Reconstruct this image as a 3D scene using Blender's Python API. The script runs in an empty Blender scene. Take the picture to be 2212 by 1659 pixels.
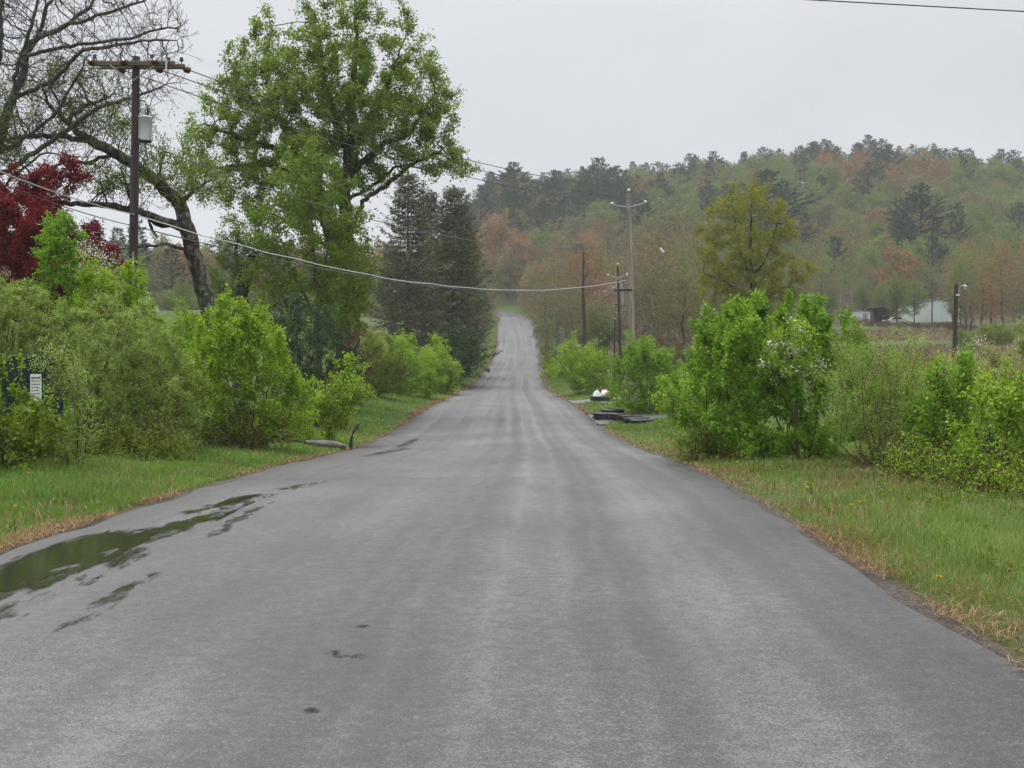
import bpy, math, random
import numpy as np
from mathutils import Vector

SEED = 11
R = np.random.default_rng(SEED)
random.seed(SEED)
scene = bpy.context.scene
COL = scene.collection
F, CU, HV, EYE = 2826.0, 1106.0, 807.0, 1.6      # focal length / principal column / horizon row of the photograph, eye height


def P(u, v, D):
    return np.array([(u - CU) / F * D, D, EYE + (HV - v) / F * D])


def smooth(t):
    t = np.clip(t, 0, 1)
    return t * t * (3 - 2 * t)


# ------------------------------------------------------------------ value noise (for placement only)
_perm = np.random.default_rng(5).random((64, 64, 64)).astype(np.float32)


def vnoise(p):
    p = np.asarray(p, float)
    i = np.floor(p).astype(int)
    f = p - i
    f = f * f * (3 - 2 * f)
    o = 0
    for dx in (0, 1):
        for dy in (0, 1):
            for dz in (0, 1):
                w = (f[..., 0] if dx else 1 - f[..., 0]) * (f[..., 1] if dy else 1 - f[..., 1]) * (f[..., 2] if dz else 1 - f[..., 2])
                o = o + w * _perm[(i[..., 0] + dx) % 64, (i[..., 1] + dy) % 64, (i[..., 2] + dz) % 64]
    return o


def vn2(x, y, s):
    return vnoise(np.stack([x * s, y * s, np.full_like(np.asarray(x, float), 3.7)], -1))


# ------------------------------------------------------------------ road alignment and terrain
_ry = np.array([-150, 0, 20, 28, 35, 47, 64.5, 86, 123, 165, 189, 213, 240, 286, 300.])
_rz = np.array([0, 0, 0, -.18, -.40, -.44, -.09, .06, .18, 1.7, 3.2, 5.36, 8.1, 12.6, 14.2])
_xl = np.array([-9.83, -4.88, -4.22, -4.1, -4.04, -4.08, -4.03, -4.0, -4.0, -3.5, -2.9, -2.55, -2.63, -2.95, -2.95])
_xr = np.array([-2.5, 2.45, 3.11, 3.2, 3.27, 3.27, 3.25, 3.1, 3.1, 3.8, 4.4, 4.75, 4.75, 4.55, 4.4])
_sy = np.arange(-150, 301, 1.0)


def _sm(a, k):
    p = np.pad(a, k, mode='edge')
    return np.convolve(p, np.ones(2 * k + 1) / (2 * k + 1), mode='valid')


SZ = _sm(np.interp(_sy, _ry, _rz), 4)
SL = _sm(np.interp(_sy, _ry, _xl), 5)
SR = _sm(np.interp(_sy, _ry, _xr), 5)
ST_L = [np.array([l, y, z]) for l, y, z in zip(SL, _sy, SZ)]
ST_R = [np.array([r, y, z]) for r, y, z in zip(SR, _sy, SZ)]
c0 = (SL[-1] + SR[-1]) / 2
for a in np.radians(np.arange(4, 84, 4)):        # the bend to the left at the top of the hill
    t = a / math.radians(80)
    z = 14.2 + 4.6 * t
    for st, rad in ((ST_L, 20 - 3.7), (ST_R, 20 + 3.7)):
        st.append(np.array([c0 - 20 + rad * math.cos(a), 300 + rad * math.sin(a), z]))
for k in range(1, 16):
    for st, off in ((ST_L, -3.7), (ST_R, 3.7)):
        st.append(np.array([c0 - 20 - 5 * k, 320 + off + .8 * k, 18.8 + .1 * k]))
ST_L, ST_R = np.array(ST_L), np.array(ST_R)
ST_C = (ST_L + ST_R) / 2

_gly = np.array([-150, 0, 30, 60, 100, 150, 220, 300, 400, 600, 1200.])
_glz = np.array([0, .3, .7, 1.5, 3.9, 8.0, 12, 18, 24, 31, 36.])
_gry = np.array([-150, 0, 25, 60, 120, 180, 250, 300, 1200.])
_grz = np.array([0, 0, .1, .7, 3.4, 6.5, 11.5, 13, 16.])


def gz(x, y, with_d=False):
    x = np.atleast_1d(np.asarray(x, float))
    y = np.atleast_1d(np.asarray(y, float))
    sh = x.shape
    x, y = x.ravel(), y.ravel()
    d = np.empty_like(x)
    zr = np.empty_like(x)
    xc = np.empty_like(x)
    for s in range(0, len(x), 4000):
        e = slice(s, s + 4000)
        q = (x[e, None] - ST_C[None, :, 0]) ** 2 + (y[e, None] - ST_C[None, :, 1]) ** 2
        k = q.argmin(1)
        d[e] = np.sqrt(q[np.arange(len(k)), k])
        zr[e] = ST_C[k, 2]
        xc[e] = ST_C[k, 0]
    inr = (y > -149) & (y < 300)
    zr = np.where(inr, np.interp(y, _sy, SZ), zr)
    dd = np.maximum(d - 3.62, 0)
    side = smooth((x - np.where(y < 310, xc, 0)) / 30 + .5)
    L = 12 * (1 - side) + 18 * side
    b = 1 - np.exp(-np.maximum(dd - .5, 0) / L)
    G = np.interp(y, _gly, _glz) * (1 - side) + np.interp(y, _gry, _grz) * side
    t = x / np.maximum(y, 60)
    hill = 68 * smooth((y - 240) / 330) * np.interp(t, [-.10, -.06, -.027, 0, .033, .10, .18, .26, .33, .37, .5], [0, .14, .47, .70, .80, .90, .97, 1.03, 1.0, .95, .9]) * (1 - np.exp(-dd / 30)) * (1 - .6 * smooth((y - 590) / 300))
    z = zr * (1 - b) + G * b + hill
    z += (vn2(x, y, .35) - .5) * .16 * smooth(dd / 3) + (vn2(x, y, .05) - .5) * 1.0 * smooth(dd / 25) + (vn2(x, y, .017) - .5) * 9 * smooth((y - 300) / 150)
    if with_d:
        return z.reshape(sh), d.reshape(sh), dd.reshape(sh)
    return z.reshape(sh)


def gz1(x, y):
    return float(gz([x], [y])[0])


# ------------------------------------------------------------------ materials
def nodes_of(name):
    m = bpy.data.materials.new(name)
    m.use_nodes = True
    nt = m.node_tree
    nt.nodes.clear()
    out = nt.nodes.new('ShaderNodeOutputMaterial')
    return m, nt, out


def N(nt, t, **kw):
    n = nt.nodes.new(t)
    for k, v in kw.items():
        if k.startswith('i_'):
            key = k[2:]
            n.inputs[int(key) if key.isdigit() else key.replace('_', ' ')].default_value = v
        else:
            setattr(n, k, v)
    return n


def ramp(nt, stops, interp='LINEAR'):
    n = nt.nodes.new('ShaderNodeValToRGB')
    n.color_ramp.interpolation = interp
    el = n.color_ramp.elements
    while len(el) < len(stops):
        el.new(.5)
    for e, (p, c) in zip(el, stops):
        e.position = p
        e.color = (c[0], c[1], c[2], 1) if not np.isscalar(c) else (c, c, c, 1)
    return n


def leaf_mat(name, cols, trans=.45, clump=.6, gloss=.02):
    m, nt, out = nodes_of(name)
    g = N(nt, 'ShaderNodeNewGeometry')
    tc = N(nt, 'ShaderNodeTexCoord')
    nz = N(nt, 'ShaderNodeTexNoise', i_Scale=clump, i_Detail=2.0)
    nt.links.new(tc.outputs['Object'], nz.inputs['Vector'])
    mx = N(nt, 'ShaderNodeMath', operation='MULTIPLY_ADD', i_1=.55, i_2=-.02)
    nt.links.new(g.outputs['Random Per Island'], mx.inputs[0])
    ad = N(nt, 'ShaderNodeMath', operation='MULTIPLY_ADD', i_1=.9)
    nt.links.new(nz.outputs['Fac'], ad.inputs[0])
    sb = N(nt, 'ShaderNodeMath', operation='SUBTRACT', i_1=.24)
    nt.links.new(mx.outputs[0], sb.inputs[0])
    nt.links.new(sb.outputs[0], ad.inputs[2])
    n = len(cols)
    rp = ramp(nt, [(i / max(1, n - 1), c) for i, c in enumerate(cols)])
    nt.links.new(ad.outputs[0], rp.inputs[0])
    df = N(nt, 'ShaderNodeBsdfDiffuse')
    tr = N(nt, 'ShaderNodeBsdfTranslucent')
    gl = N(nt, 'ShaderNodeBsdfGlossy', i_Roughness=.42)
    gl.inputs['Color'].default_value = (.9, .95, 1, 1)
    nt.links.new(rp.outputs[0], df.inputs['Color'])
    nt.links.new(rp.outputs[0], tr.inputs['Color'])
    m1 = N(nt, 'ShaderNodeMixShader', i_0=trans)
    nt.links.new(df.outputs[0], m1.inputs[1])
    nt.links.new(tr.outputs[0], m1.inputs[2])
    m2 = N(nt, 'ShaderNodeMixShader', i_0=gloss)
    nt.links.new(m1.outputs[0], m2.inputs[1])
    nt.links.new(gl.outputs[0], m2.inputs[2])
    nt.links.new(m2.outputs[0], out.inputs['Surface'])
    return m


def rough_mat(name, cols, scale=8, stretch=(1, 1, 1), rough=.75, bump=.3, spec=.3, detail=5, metallic=0, dist=.02):
    m, nt, out = nodes_of(name)
    b = N(nt, 'ShaderNodeBsdfPrincipled', i_Roughness=rough, i_Metallic=metallic)
    b.inputs['Specular IOR Level'].default_value = spec
    tc = N(nt, 'ShaderNodeTexCoord')
    mp = N(nt, 'ShaderNodeMapping')
    mp.inputs['Scale'].default_value = stretch
    nt.links.new(tc.outputs['Object'], mp.inputs['Vector'])
    nz = N(nt, 'ShaderNodeTexNoise', i_Scale=scale, i_Detail=detail, i_Roughness=.65)
    nt.links.new(mp.outputs[0], nz.inputs['Vector'])
    n = len(cols)
    rp = ramp(nt, [(.28 + .44 * i / max(1, n - 1), c) for i, c in enumerate(cols)])
    nt.links.new(nz.outputs['Fac'], rp.inputs[0])
    nt.links.new(rp.outputs[0], b.inputs['Base Color'])
    if bump:
        bp = N(nt, 'ShaderNodeBump', i_Strength=bump, i_Distance=dist)
        nt.links.new(nz.outputs['Fac'], bp.inputs['Height'])
        nt.links.new(bp.outputs[0], b.inputs['Normal'])
    nt.links.new(b.outputs[0], out.inputs['Surface'])
    return m


M = {}
M['bark'] = rough_mat('bark_wet_dark', [(.012, .010, .008), (.035, .028, .022), (.075, .065, .05)], 6, (1, 1, .25), .7, .6)
M['bark_grey'] = rough_mat('bark_grey', [(.03, .026, .022), (.075, .066, .057), (.13, .12, .10)], 6, (1, 1, .3), .8, .5)
M['bark_lichen'] = rough_mat('bark_lichen', [(.014, .011, .009), (.02, .017, .013), (.035, .03, .024), (.13, .135, .10), (.22, .23, .17)], 5, (1, 1, .6), .75, .7)
M['bark_pale'] = rough_mat('bark_pale_mottled', [(.06, .055, .045), (.16, .155, .12), (.27, .27, .21)], 4, (1, 1, .6), .8, .4)
M['stem_red'] = rough_mat('stem_reddish', [(.03, .016, .010), (.07, .034, .02), (.11, .06, .035)], 12, (1, 1, .4), .6, .2)
M['stem_brown'] = rough_mat('stem_brown', [(.03, .022, .016), (.06, .042, .03), (.09, .066, .045)], 12, (1, 1, .4), .7, .2)
M['pole_dark'] = rough_mat('pole_wood_dark', [(.012, .007, .008), (.028, .017, .017), (.055, .037, .033)], 9, (1, 1, .06), .55, .4, .4)
M['pole_brown'] = rough_mat('pole_wood_brown', [(.15, .115, .09), (.24, .195, .165), (.36, .315, .28)], 9, (1, 1, .05), .6, .4, .4)
M['arm_wood'] = rough_mat('crossarm_wood', [(.05, .042, .03), (.10, .085, .06), (.15, .13, .095)], 10, (.08, 1, 1), .7, .3)
M['porcelain'] = rough_mat('brown_porcelain', [(.05, .012, .006), (.085, .022, .010), (.12, .035, .015)], 5, rough=.18, bump=0, spec=.6)
M['porcelain_dark'] = rough_mat('dark_porcelain', [(.012, .010, .014), (.025, .020, .026)], 5, rough=.25, bump=0, spec=.6)
M['white_insul'] = rough_mat('white_polymer', [(.55, .56, .57), (.7, .7, .71)], 6, rough=.35, bump=0)
M['grey_metal'] = rough_mat('galvanised_metal', [(.22, .23, .24), (.33, .34, .35)], 12, rough=.45, bump=.1, metallic=.4)
M['dark_metal'] = rough_mat('dark_metal', [(.015, .016, .018), (.03, .03, .033)], 12, rough=.5, bump=.1)
M['tank'] = rough_mat('transformer_paint', [(.46, .47, .50), (.56, .57, .60)], 4, (1, 1, .5), rough=.4, bump=.05)
M['wire'] = rough_mat('wire_dark', [(.018, .018, .02), (.03, .03, .033)], 4, rough=.5, bump=0)
M['wire_grey'] = rough_mat('wire_weathered', [(.05, .055, .055), (.08, .085, .085)], 4, rough=.5, bump=0)
M['wire_silver'] = rough_mat('cable_silver', [(.40, .41, .42), (.55, .56, .57)], 8, rough=.35, bump=0, metallic=.2)
M['rubber'] = rough_mat('wet_tyre_rubber', [(.008, .008, .009), (.018, .018, .019)], 14, rough=.4, bump=.15, spec=.45)
M['green_post'] = rough_mat('green_painted_steel', [(.006, .045, .035), (.012, .075, .055)], 10, rough=.45, bump=.05)
M['green_slat'] = rough_mat('dark_green_privacy_slats', [(.003, .007, .009), (.005, .013, .016), (.009, .024, .027)], 7, (1, 1, .3), rough=.6, bump=.2)
M['white_paint'] = rough_mat('white_paint', [(.6, .6, .59), (.72, .72, .71)], 5, rough=.5, bump=0)
M['black_ink'] = rough_mat('grey_lettering', [(.05, .05, .055), (.09, .09, .09)], 5, rough=.6, bump=0)
M['bag_white'] = rough_mat('white_plastic_bag', [(.62, .62, .63), (.78, .78, .79)], 9, rough=.32, bump=.5, dist=.03)
M['bag_red'] = rough_mat('red_print', [(.45, .03, .05), (.6, .05, .08)], 9, rough=.4, bump=.3)
M['log_pale'] = rough_mat('weathered_log', [(.05, .046, .04), (.16, .15, .135), (.32, .31, .29)], 7, (.3, 1, 1), rough=.8, bump=.6)
M['dead_wood'] = rough_mat('dead_wood', [(.012, .010, .009), (.03, .026, .022)], 8, (1, 1, .3), rough=.7, bump=.5)
M['siding'] = rough_mat('pale_siding', [(.42, .50, .47), (.52, .60, .57)], 3, (.2, .2, 4), rough=.6, bump=.1)
M['siding_white'] = rough_mat('white_sheet', [(.42, .43, .45), (.54, .55, .57)], 3, rough=.6, bump=.1)
M['roof_grey'] = rough_mat('roof_grey', [(.14, .145, .15), (.22, .225, .23)], 5, rough=.6, bump=.1)
M['house_grey'] = rough_mat('house_grey_wall', [(.20, .20, .21), (.28, .28, .29)], 3, (.3, .3, 5), rough=.7, bump=.1)
M['shed_dark'] = rough_mat('shed_dark_boards', [(.03, .028, .025), (.06, .055, .05)], 5, (1, 1, .2), rough=.8, bump=.2)
M['loose_stone'] = rough_mat('loose_stone', [(.035, .032, .03), (.08, .074, .068), (.17, .16, .15)], 30, rough=.75, bump=0)
M['glass'] = rough_mat('window_glass', [(.02, .022, .025), (.03, .033, .036)], 2, rough=.08, bump=0, spec=.6)
M['car_paint'] = rough_mat('pale_car_paint', [(.34, .40, .42), (.38, .44, .46)], 2, rough=.25, bump=0, spec=.6)
M['mulch'] = rough_mat('bark_mulch', [(.03, .012, .010), (.07, .03, .024), (.11, .055, .04)], 9, rough=.8, bump=.8, dist=.05)
M['yellow'] = leaf_mat('dandelion_yellow', [(.75, .42, .01), (.85, .55, .02)], .2)
M['grass'] = leaf_mat('grass_blades', [(.06, .12, .016), (.125, .20, .034), (.205, .285, .06), (.32, .38, .12)], .4, .3)
M['grass_left'] = leaf_mat('grass_blades_lush', [(.055, .12, .014), (.11, .20, .028), (.18, .29, .045), (.29, .37, .10)], .4, .3)
M['straw'] = leaf_mat('dry_straw', [(.14, .08, .035), (.26, .165, .08), (.38, .27, .14)], .25, .5)
M['meadow_dry'] = leaf_mat('dry_meadow_grass', [(.12, .085, .045), (.19, .145, .08), (.26, .21, .12)], .2, .08)

LF = {
    'lime': leaf_mat('leaf_lime', [(.075, .145, .006), (.17, .29, .012), (.29, .44, .022), (.40, .54, .05)], .5, 1.3),
    'lime_yellow': leaf_mat('leaf_yellow_lime', [(.08, .14, .006), (.18, .27, .014), (.29, .40, .028)], .5, 1.3),
    'bright': leaf_mat('leaf_bright_green', [(.06, .135, .008), (.13, .26, .014), (.22, .39, .024), (.32, .49, .045)], .5, 1.3),
    'silver': leaf_mat('leaf_silvery_green', [(.085, .135, .014), (.185, .27, .034), (.30, .405, .078), (.44, .55, .17)], .45, 1.1, .03),
    'pale': leaf_mat('leaf_pale_yellow_green', [(.17, .19, .05), (.30, .33, .10), (.43, .46, .18)], .4, .9),
    'maple': leaf_mat('leaf_maple_green', [(.07, .125, .012), (.145, .225, .022), (.225, .315, .038), (.32, .40, .065)], .5, .6),
    'young': leaf_mat('leaf_young_maple', [(.065, .12, .008), (.135, .215, .014), (.22, .31, .024)], .5, .7),
    'olive': leaf_mat('leaf_olive_green', [(.08, .13, .012), (.15, .21, .018), (.23, .29, .03)], .45, .8),
    'mustard': leaf_mat('leaf_mustard', [(.12, .13, .007), (.215, .222, .012), (.32, .315, .02)], .45, .5),
    'crimson': leaf_mat('leaf_crimson', [(.09, .006, .009), (.21, .014, .020), (.34, .034, .036)], .4, .9, .02),
    'orange': leaf_mat('bud_orange', [(.16, .09, .035), (.25, .145, .055), (.31, .21, .085)], .35, .25),
    'red_bud': leaf_mat('bud_russet', [(.14, .085, .05), (.20, .12, .075), (.25, .17, .11)], .35, .25),
    'olive_brown': leaf_mat('bud_olive_brown', [(.11, .10, .04), (.18, .165, .065), (.24, .21, .085)], .35, .25),
    'fresh': leaf_mat('leaf_fresh_green', [(.085, .135, .03), (.15, .205, .046), (.22, .275, .078)], .45, .25),
    'spruce': leaf_mat('needles_spruce', [(.045, .06, .02), (.08, .10, .034), (.13, .145, .06)], .1, .8, .02),
    'deadneedle': leaf_mat('needles_dead_grey', [(.075, .068, .045), (.12, .108, .075), (.16, .145, .105)], .1, .8),
    'pine': leaf_mat('needles_pine', [(.024, .052, .030), (.042, .080, .048), (.075, .12, .075)], .1, .5, .02),
    'juniper': leaf_mat('needles_juniper', [(.020, .046, .018), (.04, .08, .03), (.08, .13, .06)], .1, 1.2, .02),
    'brown': leaf_mat('leaf_dead_brown', [(.06, .034, .02), (.11, .062, .034), (.17, .105, .06)], .2, .8),
    'white': leaf_mat('petal_white', [(.62, .60, .55), (.74, .72, .68), (.8, .79, .77)], .3, 1.0),
    'pink': leaf_mat('petal_pale_pink', [(.5, .36, .32), (.62, .48, .43), (.7, .6, .55)], .3, 1.0),
    'darkgreen': leaf_mat('leaf_dark_green', [(.025, .065, .014), (.05, .11, .022), (.09, .16, .035)], .3, .9),
}


# ------------------------------------------------------------------ mesh helpers
def quads_mesh(name, V, Q, smooth_=False):
    me = bpy.data.meshes.new(name)
    V = np.ascontiguousarray(V, np.float32)
    Q = np.ascontiguousarray(Q, np.int32)
    me.vertices.add(len(V))
    me.vertices.foreach_set('co', V.ravel())
    me.loops.add(Q.size)
    me.loops.foreach_set('vertex_index', Q.ravel())
    me.polygons.add(len(Q))
    me.polygons.foreach_set('loop_start', np.arange(0, Q.size, Q.shape[1], dtype=np.int32))
    if smooth_:
        me.polygons.foreach_set('use_smooth', np.ones(len(Q), bool))
    me.update(calc_edges=True)
    return me


def link(name, me, mat, parent=None):
    o = bpy.data.objects.new(name, me)
    if mat is not None:
        me.materials.append(mat)
    COL.objects.link(o)
    if parent is not None:
        o.parent = parent
    return o


def thing(name, label, cat, loc=(0, 0, 0), group=None):
    o = bpy.data.objects.new(name, None)
    COL.objects.link(o)
    o.location = [float(c) for c in loc]
    o.empty_display_size = .3
    tag(o, label, cat, group)
    return o


def tag(o, label=None, cat=None, group=None, kind=None):
    if label: o['label'] = label
    if cat: o['category'] = cat
    if group: o['group'] = group
    if kind: o['kind'] = kind
    return o


def dup(root, loc, rotz=0, scale=(1, 1, 1), label=None, group=None, tilt=(0, 0)):
    r = root.copy()
    COL.objects.link(r)
    r.location = [float(c) for c in loc]
    r.rotation_euler = (tilt[0], tilt[1], rotz)
    r.scale = scale
    if label: r['label'] = label
    if group: r['group'] = group
    for ch in root.children:
        c = ch.copy()
        COL.objects.link(c)
        c.parent = r
        for g in ch.children:
            d = g.copy()
            COL.objects.link(d)
            d.parent = c
    return r


def nrm(a):
    return a / np.maximum(np.linalg.norm(a, axis=-1, keepdims=True), 1e-9)


class MB:
    """collects hard-surface shapes in world space, builds ONE mesh"""

    def __init__(s):
        s.v, s.f, s.sm = [], [], []

    def add(s, V, Fs, smooth_=False):
        b = len(s.v)
        s.v += [tuple(map(float, p)) for p in V]
        s.f += [tuple(b + i for i in f) for f in Fs]
        s.sm += [smooth_] * len(Fs)
        return s

    def box(s, c, size, rz=0, axes=None, bev=0.0):
        c = np.array(c, float)
        h = np.array(size, float) / 2
        if axes is None:
            ca, sa = math.cos(rz), math.sin(rz)
            axes = np.array([[ca, sa, 0], [-sa, ca, 0], [0, 0, 1]])
        axes = np.array(axes, float)
        if bev <= 0:
            V = [c + axes.T @ (h * np.array(k)) for k in ((-1, -1, -1), (1, -1, -1), (1, 1, -1), (-1, 1, -1), (-1, -1, 1), (1, -1, 1), (1, 1, 1), (-1, 1, 1))]
            return s.add(V, [(0, 3, 2, 1), (4, 5, 6, 7), (0, 1, 5, 4), (1, 2, 6, 5), (2, 3, 7, 6), (3, 0, 4, 7)])
        V = []
        for sz, ins in ((-1, bev), (-1, 0), (1, 0), (1, bev)):
            zz = h[2] * sz if ins else sz * (h[2] - bev)
            for q in ((-1, -1), (1, -1), (1, 1), (-1, 1)):
                V.append(c + axes.T @ np.array([q[0] * (h[0] - ins), q[1] * (h[1] - ins), zz]))
        Fs = [(3, 2, 1, 0), (12, 13, 14, 15)]
        for k in range(3):
            for j in range(4):
                Fs.append((k * 4 + j, k * 4 + (j + 1) % 4, (k + 1) * 4 + (j + 1) % 4, (k + 1) * 4 + j))
        return s.add(V, Fs)

    def tube(s, pts, r, n=8, cap=True):
        pts = np.array(pts, float)
        r = np.broadcast_to(np.array(r, float), (len(pts),))
        V, Fs = [], []
        for i, p in enumerate(pts):
            d = pts[min(i + 1, len(pts) - 1)] - pts[max(i - 1, 0)]
            d = d / max(np.linalg.norm(d), 1e-9)
            ref = np.array([0, 0, 1.]) if abs(d[2]) < .9 else np.array([1., 0, 0])
            a = np.cross(d, ref)
            a /= np.linalg.norm(a)
            b = np.cross(d, a)
            for k in range(n):
                t = 2 * math.pi * k / n
                V.append(p + r[i] * (math.cos(t) * a + math.sin(t) * b))
        for i in range(len(pts) - 1):
            for k in range(n):
                Fs.append((i * n + k, (i + 1) * n + k, (i + 1) * n + (k + 1) % n, i * n + (k + 1) % n))
        s.add(V, Fs, True)
        if cap:
            m = len(pts) - 1
            s.add(V[:n], [tuple(range(n))])
            s.add(V[m * n:], [tuple(range(n - 1, -1, -1))])
        return s

    def lathe(s, c, prof, n=14, axis=(0, 0, 1)):
        """prof: (r, h) along axis from c"""
        axis = np.array(axis, float)
        axis /= np.linalg.norm(axis)
        pts = [np.array(c, float) + axis * h for _, h in prof]
        ref = np.array([0, 0, 1.]) if abs(axis[2]) < .9 else np.array([1., 0, 0])
        a = np.cross(axis, ref)
        a /= np.linalg.norm(a)
        b = np.cross(axis, a)
        V, Fs = [], []
        for (r, h), p in zip(prof, pts):
            for k in range(n):
                t = 2 * math.pi * k / n
                V.append(p + max(r, 1e-4) * (math.cos(t) * a + math.sin(t) * b))
        for i in range(len(prof) - 1):
            for k in range(n):
                Fs.append((i * n + k, i * n + (k + 1) % n, (i + 1) * n + (k + 1) % n, (i + 1) * n + k))
        return s.add(V, Fs, True)

    def build(s, name, mat, parent=None):
        V = np.array(s.v)
        if parent is not None:
            q, o = parent, np.zeros(3)
            while q is not None:
                o = o + np.array(q.location)
                q = q.parent
            V = V - o
        me = bpy.data.meshes.new(name)
        me.from_pydata(V.tolist(), [], s.f)
        me.polygons.foreach_set('use_smooth', s.sm)
        me.update()
        return link(name, me, mat, parent)


# ------------------------------------------------------------------ plants: skeleton, wood, leaves
def resample(pl, step):
    pl = np.array(pl, float)
    out = [pl[0]]
    for a, b in zip(pl[:-1], pl[1:]):
        n = max(1, int(np.linalg.norm(b - a) / step + .5))
        for k in range(1, n + 1):
            out.append(a + (b - a) * k / n)
    return np.array(out)


def colonize(A, init, step, dk=None, trop=(0, 0, .12), jit=.22, it=160, radii=None, rng=None):
    """space colonisation: branches grow from the init polylines towards the attraction points A"""
    rng = rng or np.random.default_rng(1)
    dk = dk or step * 1.6
    pos, par, minr = [], [], []
    for k, pl in enumerate(init):
        q = resample(pl, step)
        if k > 0 and pos:
            d = np.linalg.norm(np.array(pos) - q[0], axis=1)
            j = int(d.argmin())
            root = j if d[j] < max(step * 2.2, .4) and d[j] < .9 else -1
        else:
            root = -1
        wob = rng.normal(0, step * .10, q.shape)
        wob[0] = 0
        q = q + wob
        for i, p in enumerate(q):
            if i == 0 and root >= 0:
                last = root
                continue
            par.append(root if i == 0 else last)
            pos.append(p)
            if radii is not None and radii[k] is not None:
                t = i / max(1, len(q) - 1)
                minr.append(radii[k][0] * (1 - t) + radii[k][1] * t)
            else:
                minr.append(0)
            last = len(pos) - 1
    pos = list(pos)
    A = np.array(A, float)
    if len(A):
        Np = np.array(pos)
        nd = np.full(len(A), 1e9)
        ni = np.zeros(len(A), int)
        for s in range(0, len(Np), 200):
            d = np.linalg.norm(A[:, None] - Np[None, s:s + 200], axis=2)
            k = d.argmin(1)
            m = d[np.arange(len(A)), k] < nd
            nd[m] = d[np.arange(len(A)), k][m]
            ni[m] = k[m] + s
        keep = nd > dk
        A, nd, ni = A[keep], nd[keep], ni[keep]
        trop = np.array(trop)
        kids = {}
        for _ in range(it):
            if not len(A):
                break
            P_ = np.array(pos)
            uq, inv = np.unique(ni, return_inverse=True)
            dirs = nrm(A - P_[ni])
            acc = np.zeros((len(uq), 3))
            np.add.at(acc, inv, dirs)
            acc = nrm(nrm(acc) + trop + rng.normal(0, jit, acc.shape))
            new = P_[uq] + acc * step
            ok = [kids.get(int(u), 0) < 3 for u in uq]
            if not any(ok):
                break
            new, uq = new[ok], uq[ok]
            b = len(pos)
            for p, u in zip(new, uq):
                pos.append(p)
                par.append(int(u))
                minr.append(0)
                kids[int(u)] = kids.get(int(u), 0) + 1
            d = np.linalg.norm(A[:, None] - new[None], axis=2)
            k = d.argmin(1)
            dm = d[np.arange(len(A)), k]
            m = dm < nd
            nd[m] = dm[m]
            ni[m] = k[m] + b
            full = np.array([kids.get(int(i), 0) >= 3 for i in ni])
            keep = (nd > dk) & ~full
            A, nd, ni = A[keep], nd[keep], ni[keep]
    return np.array(pos), np.array(par), np.array(minr)


def radii_of(pos, par, minr, r0, rb, e=2.3):
    n = len(pos)
    acc = np.zeros(n)
    r = np.full(n, r0)
    for i in range(n - 1, -1, -1):
        if acc[i] > 0:
            r[i] = acc[i] ** (1 / e)
        if par[i] >= 0:
            acc[par[i]] += r[i] ** e
    mx = r.max()
    if mx > r0 * 1.01:
        p = math.log(rb / r0) / math.log(mx / r0)
        r = r0 * (r / r0) ** p
    return np.maximum(r, minr)


def wood_mesh(name, pos, par, r, rmin=0):
    n = len(pos)
    idx = np.where((par >= 0) & (r >= rmin))[0]
    if not len(idx):
        idx = np.where(par >= 0)[0]
    main = np.full(n, -1)
    best = np.zeros(n)
    for i in np.where(par >= 0)[0]:
        if r[i] > best[par[i]]:
            best[par[i]] = r[i]
            main[par[i]] = i
    dirn = np.zeros((n, 3))
    has = par >= 0
    dirn[has] = nrm(pos[has] - pos[par[has]])
    ringd = dirn.copy()
    m = main >= 0
    ringd[m] = nrm(dirn[m] + dirn[main[m]])
    VV, QQ, base = [], [], 0
    for lo, hi, ns in ((0, .02, 3), (.02, .06, 5), (.06, 9, 9)):
        e = idx[(r[idx] >= lo) & (r[idx] < hi)]
        if not len(e):
            continue
        p = par[e]
        ismain = main[p] == e
        d0 = np.where(ismain[:, None], ringd[p], dirn[e])
        r0 = np.where(ismain, r[p], np.minimum(r[p], r[e] * 1.25))
        rings = []
        for c, d, rr in ((pos[p], d0, r0), (pos[e], ringd[e], r[e])):
            ref = np.where((np.abs(d[:, 1:2]) < .95), np.array([[0, 1., 0]]), np.array([[1., 0, 0]]))
            a = nrm(np.cross(d, ref))
            b = np.cross(d, a)
            t = np.arange(ns) * 2 * np.pi / ns
            rings.append(c[:, None] + rr[:, None, None] * (np.cos(t)[None, :, None] * a[:, None] + np.sin(t)[None, :, None] * b[:, None]))
        V = np.concatenate(rings, 1).reshape(-1, 3)
        k = np.arange(ns)
        q = np.stack([k, k + ns, (k + 1) % ns + ns, (k + 1) % ns], 1)
        Q = (np.arange(len(e)) * 2 * ns)[:, None, None] + q[None]
        VV.append(V)
        QQ.append(Q.reshape(-1, 4) + base)
        base += len(V)
    return quads_mesh(name, np.concatenate(VV), np.concatenate(QQ), True)


def leaf_quads(pos, d, nvec, L, W, fold=.12):
    d = nrm(d)
    s = nrm(np.cross(d, nvec))
    up = np.cross(s, d)
    L = np.broadcast_to(L, (len(pos),))[:, None]
    W = np.broadcast_to(W, (len(pos),))[:, None]
    mid = pos + d * L * .45 - up * L * fold
    V = np.stack([pos, mid + s * W * .5, pos + d * L, mid - s * W * .5], 1).reshape(-1, 3)
    Q = np.arange(len(pos) * 4).reshape(-1, 4)
    return V, Q


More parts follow.
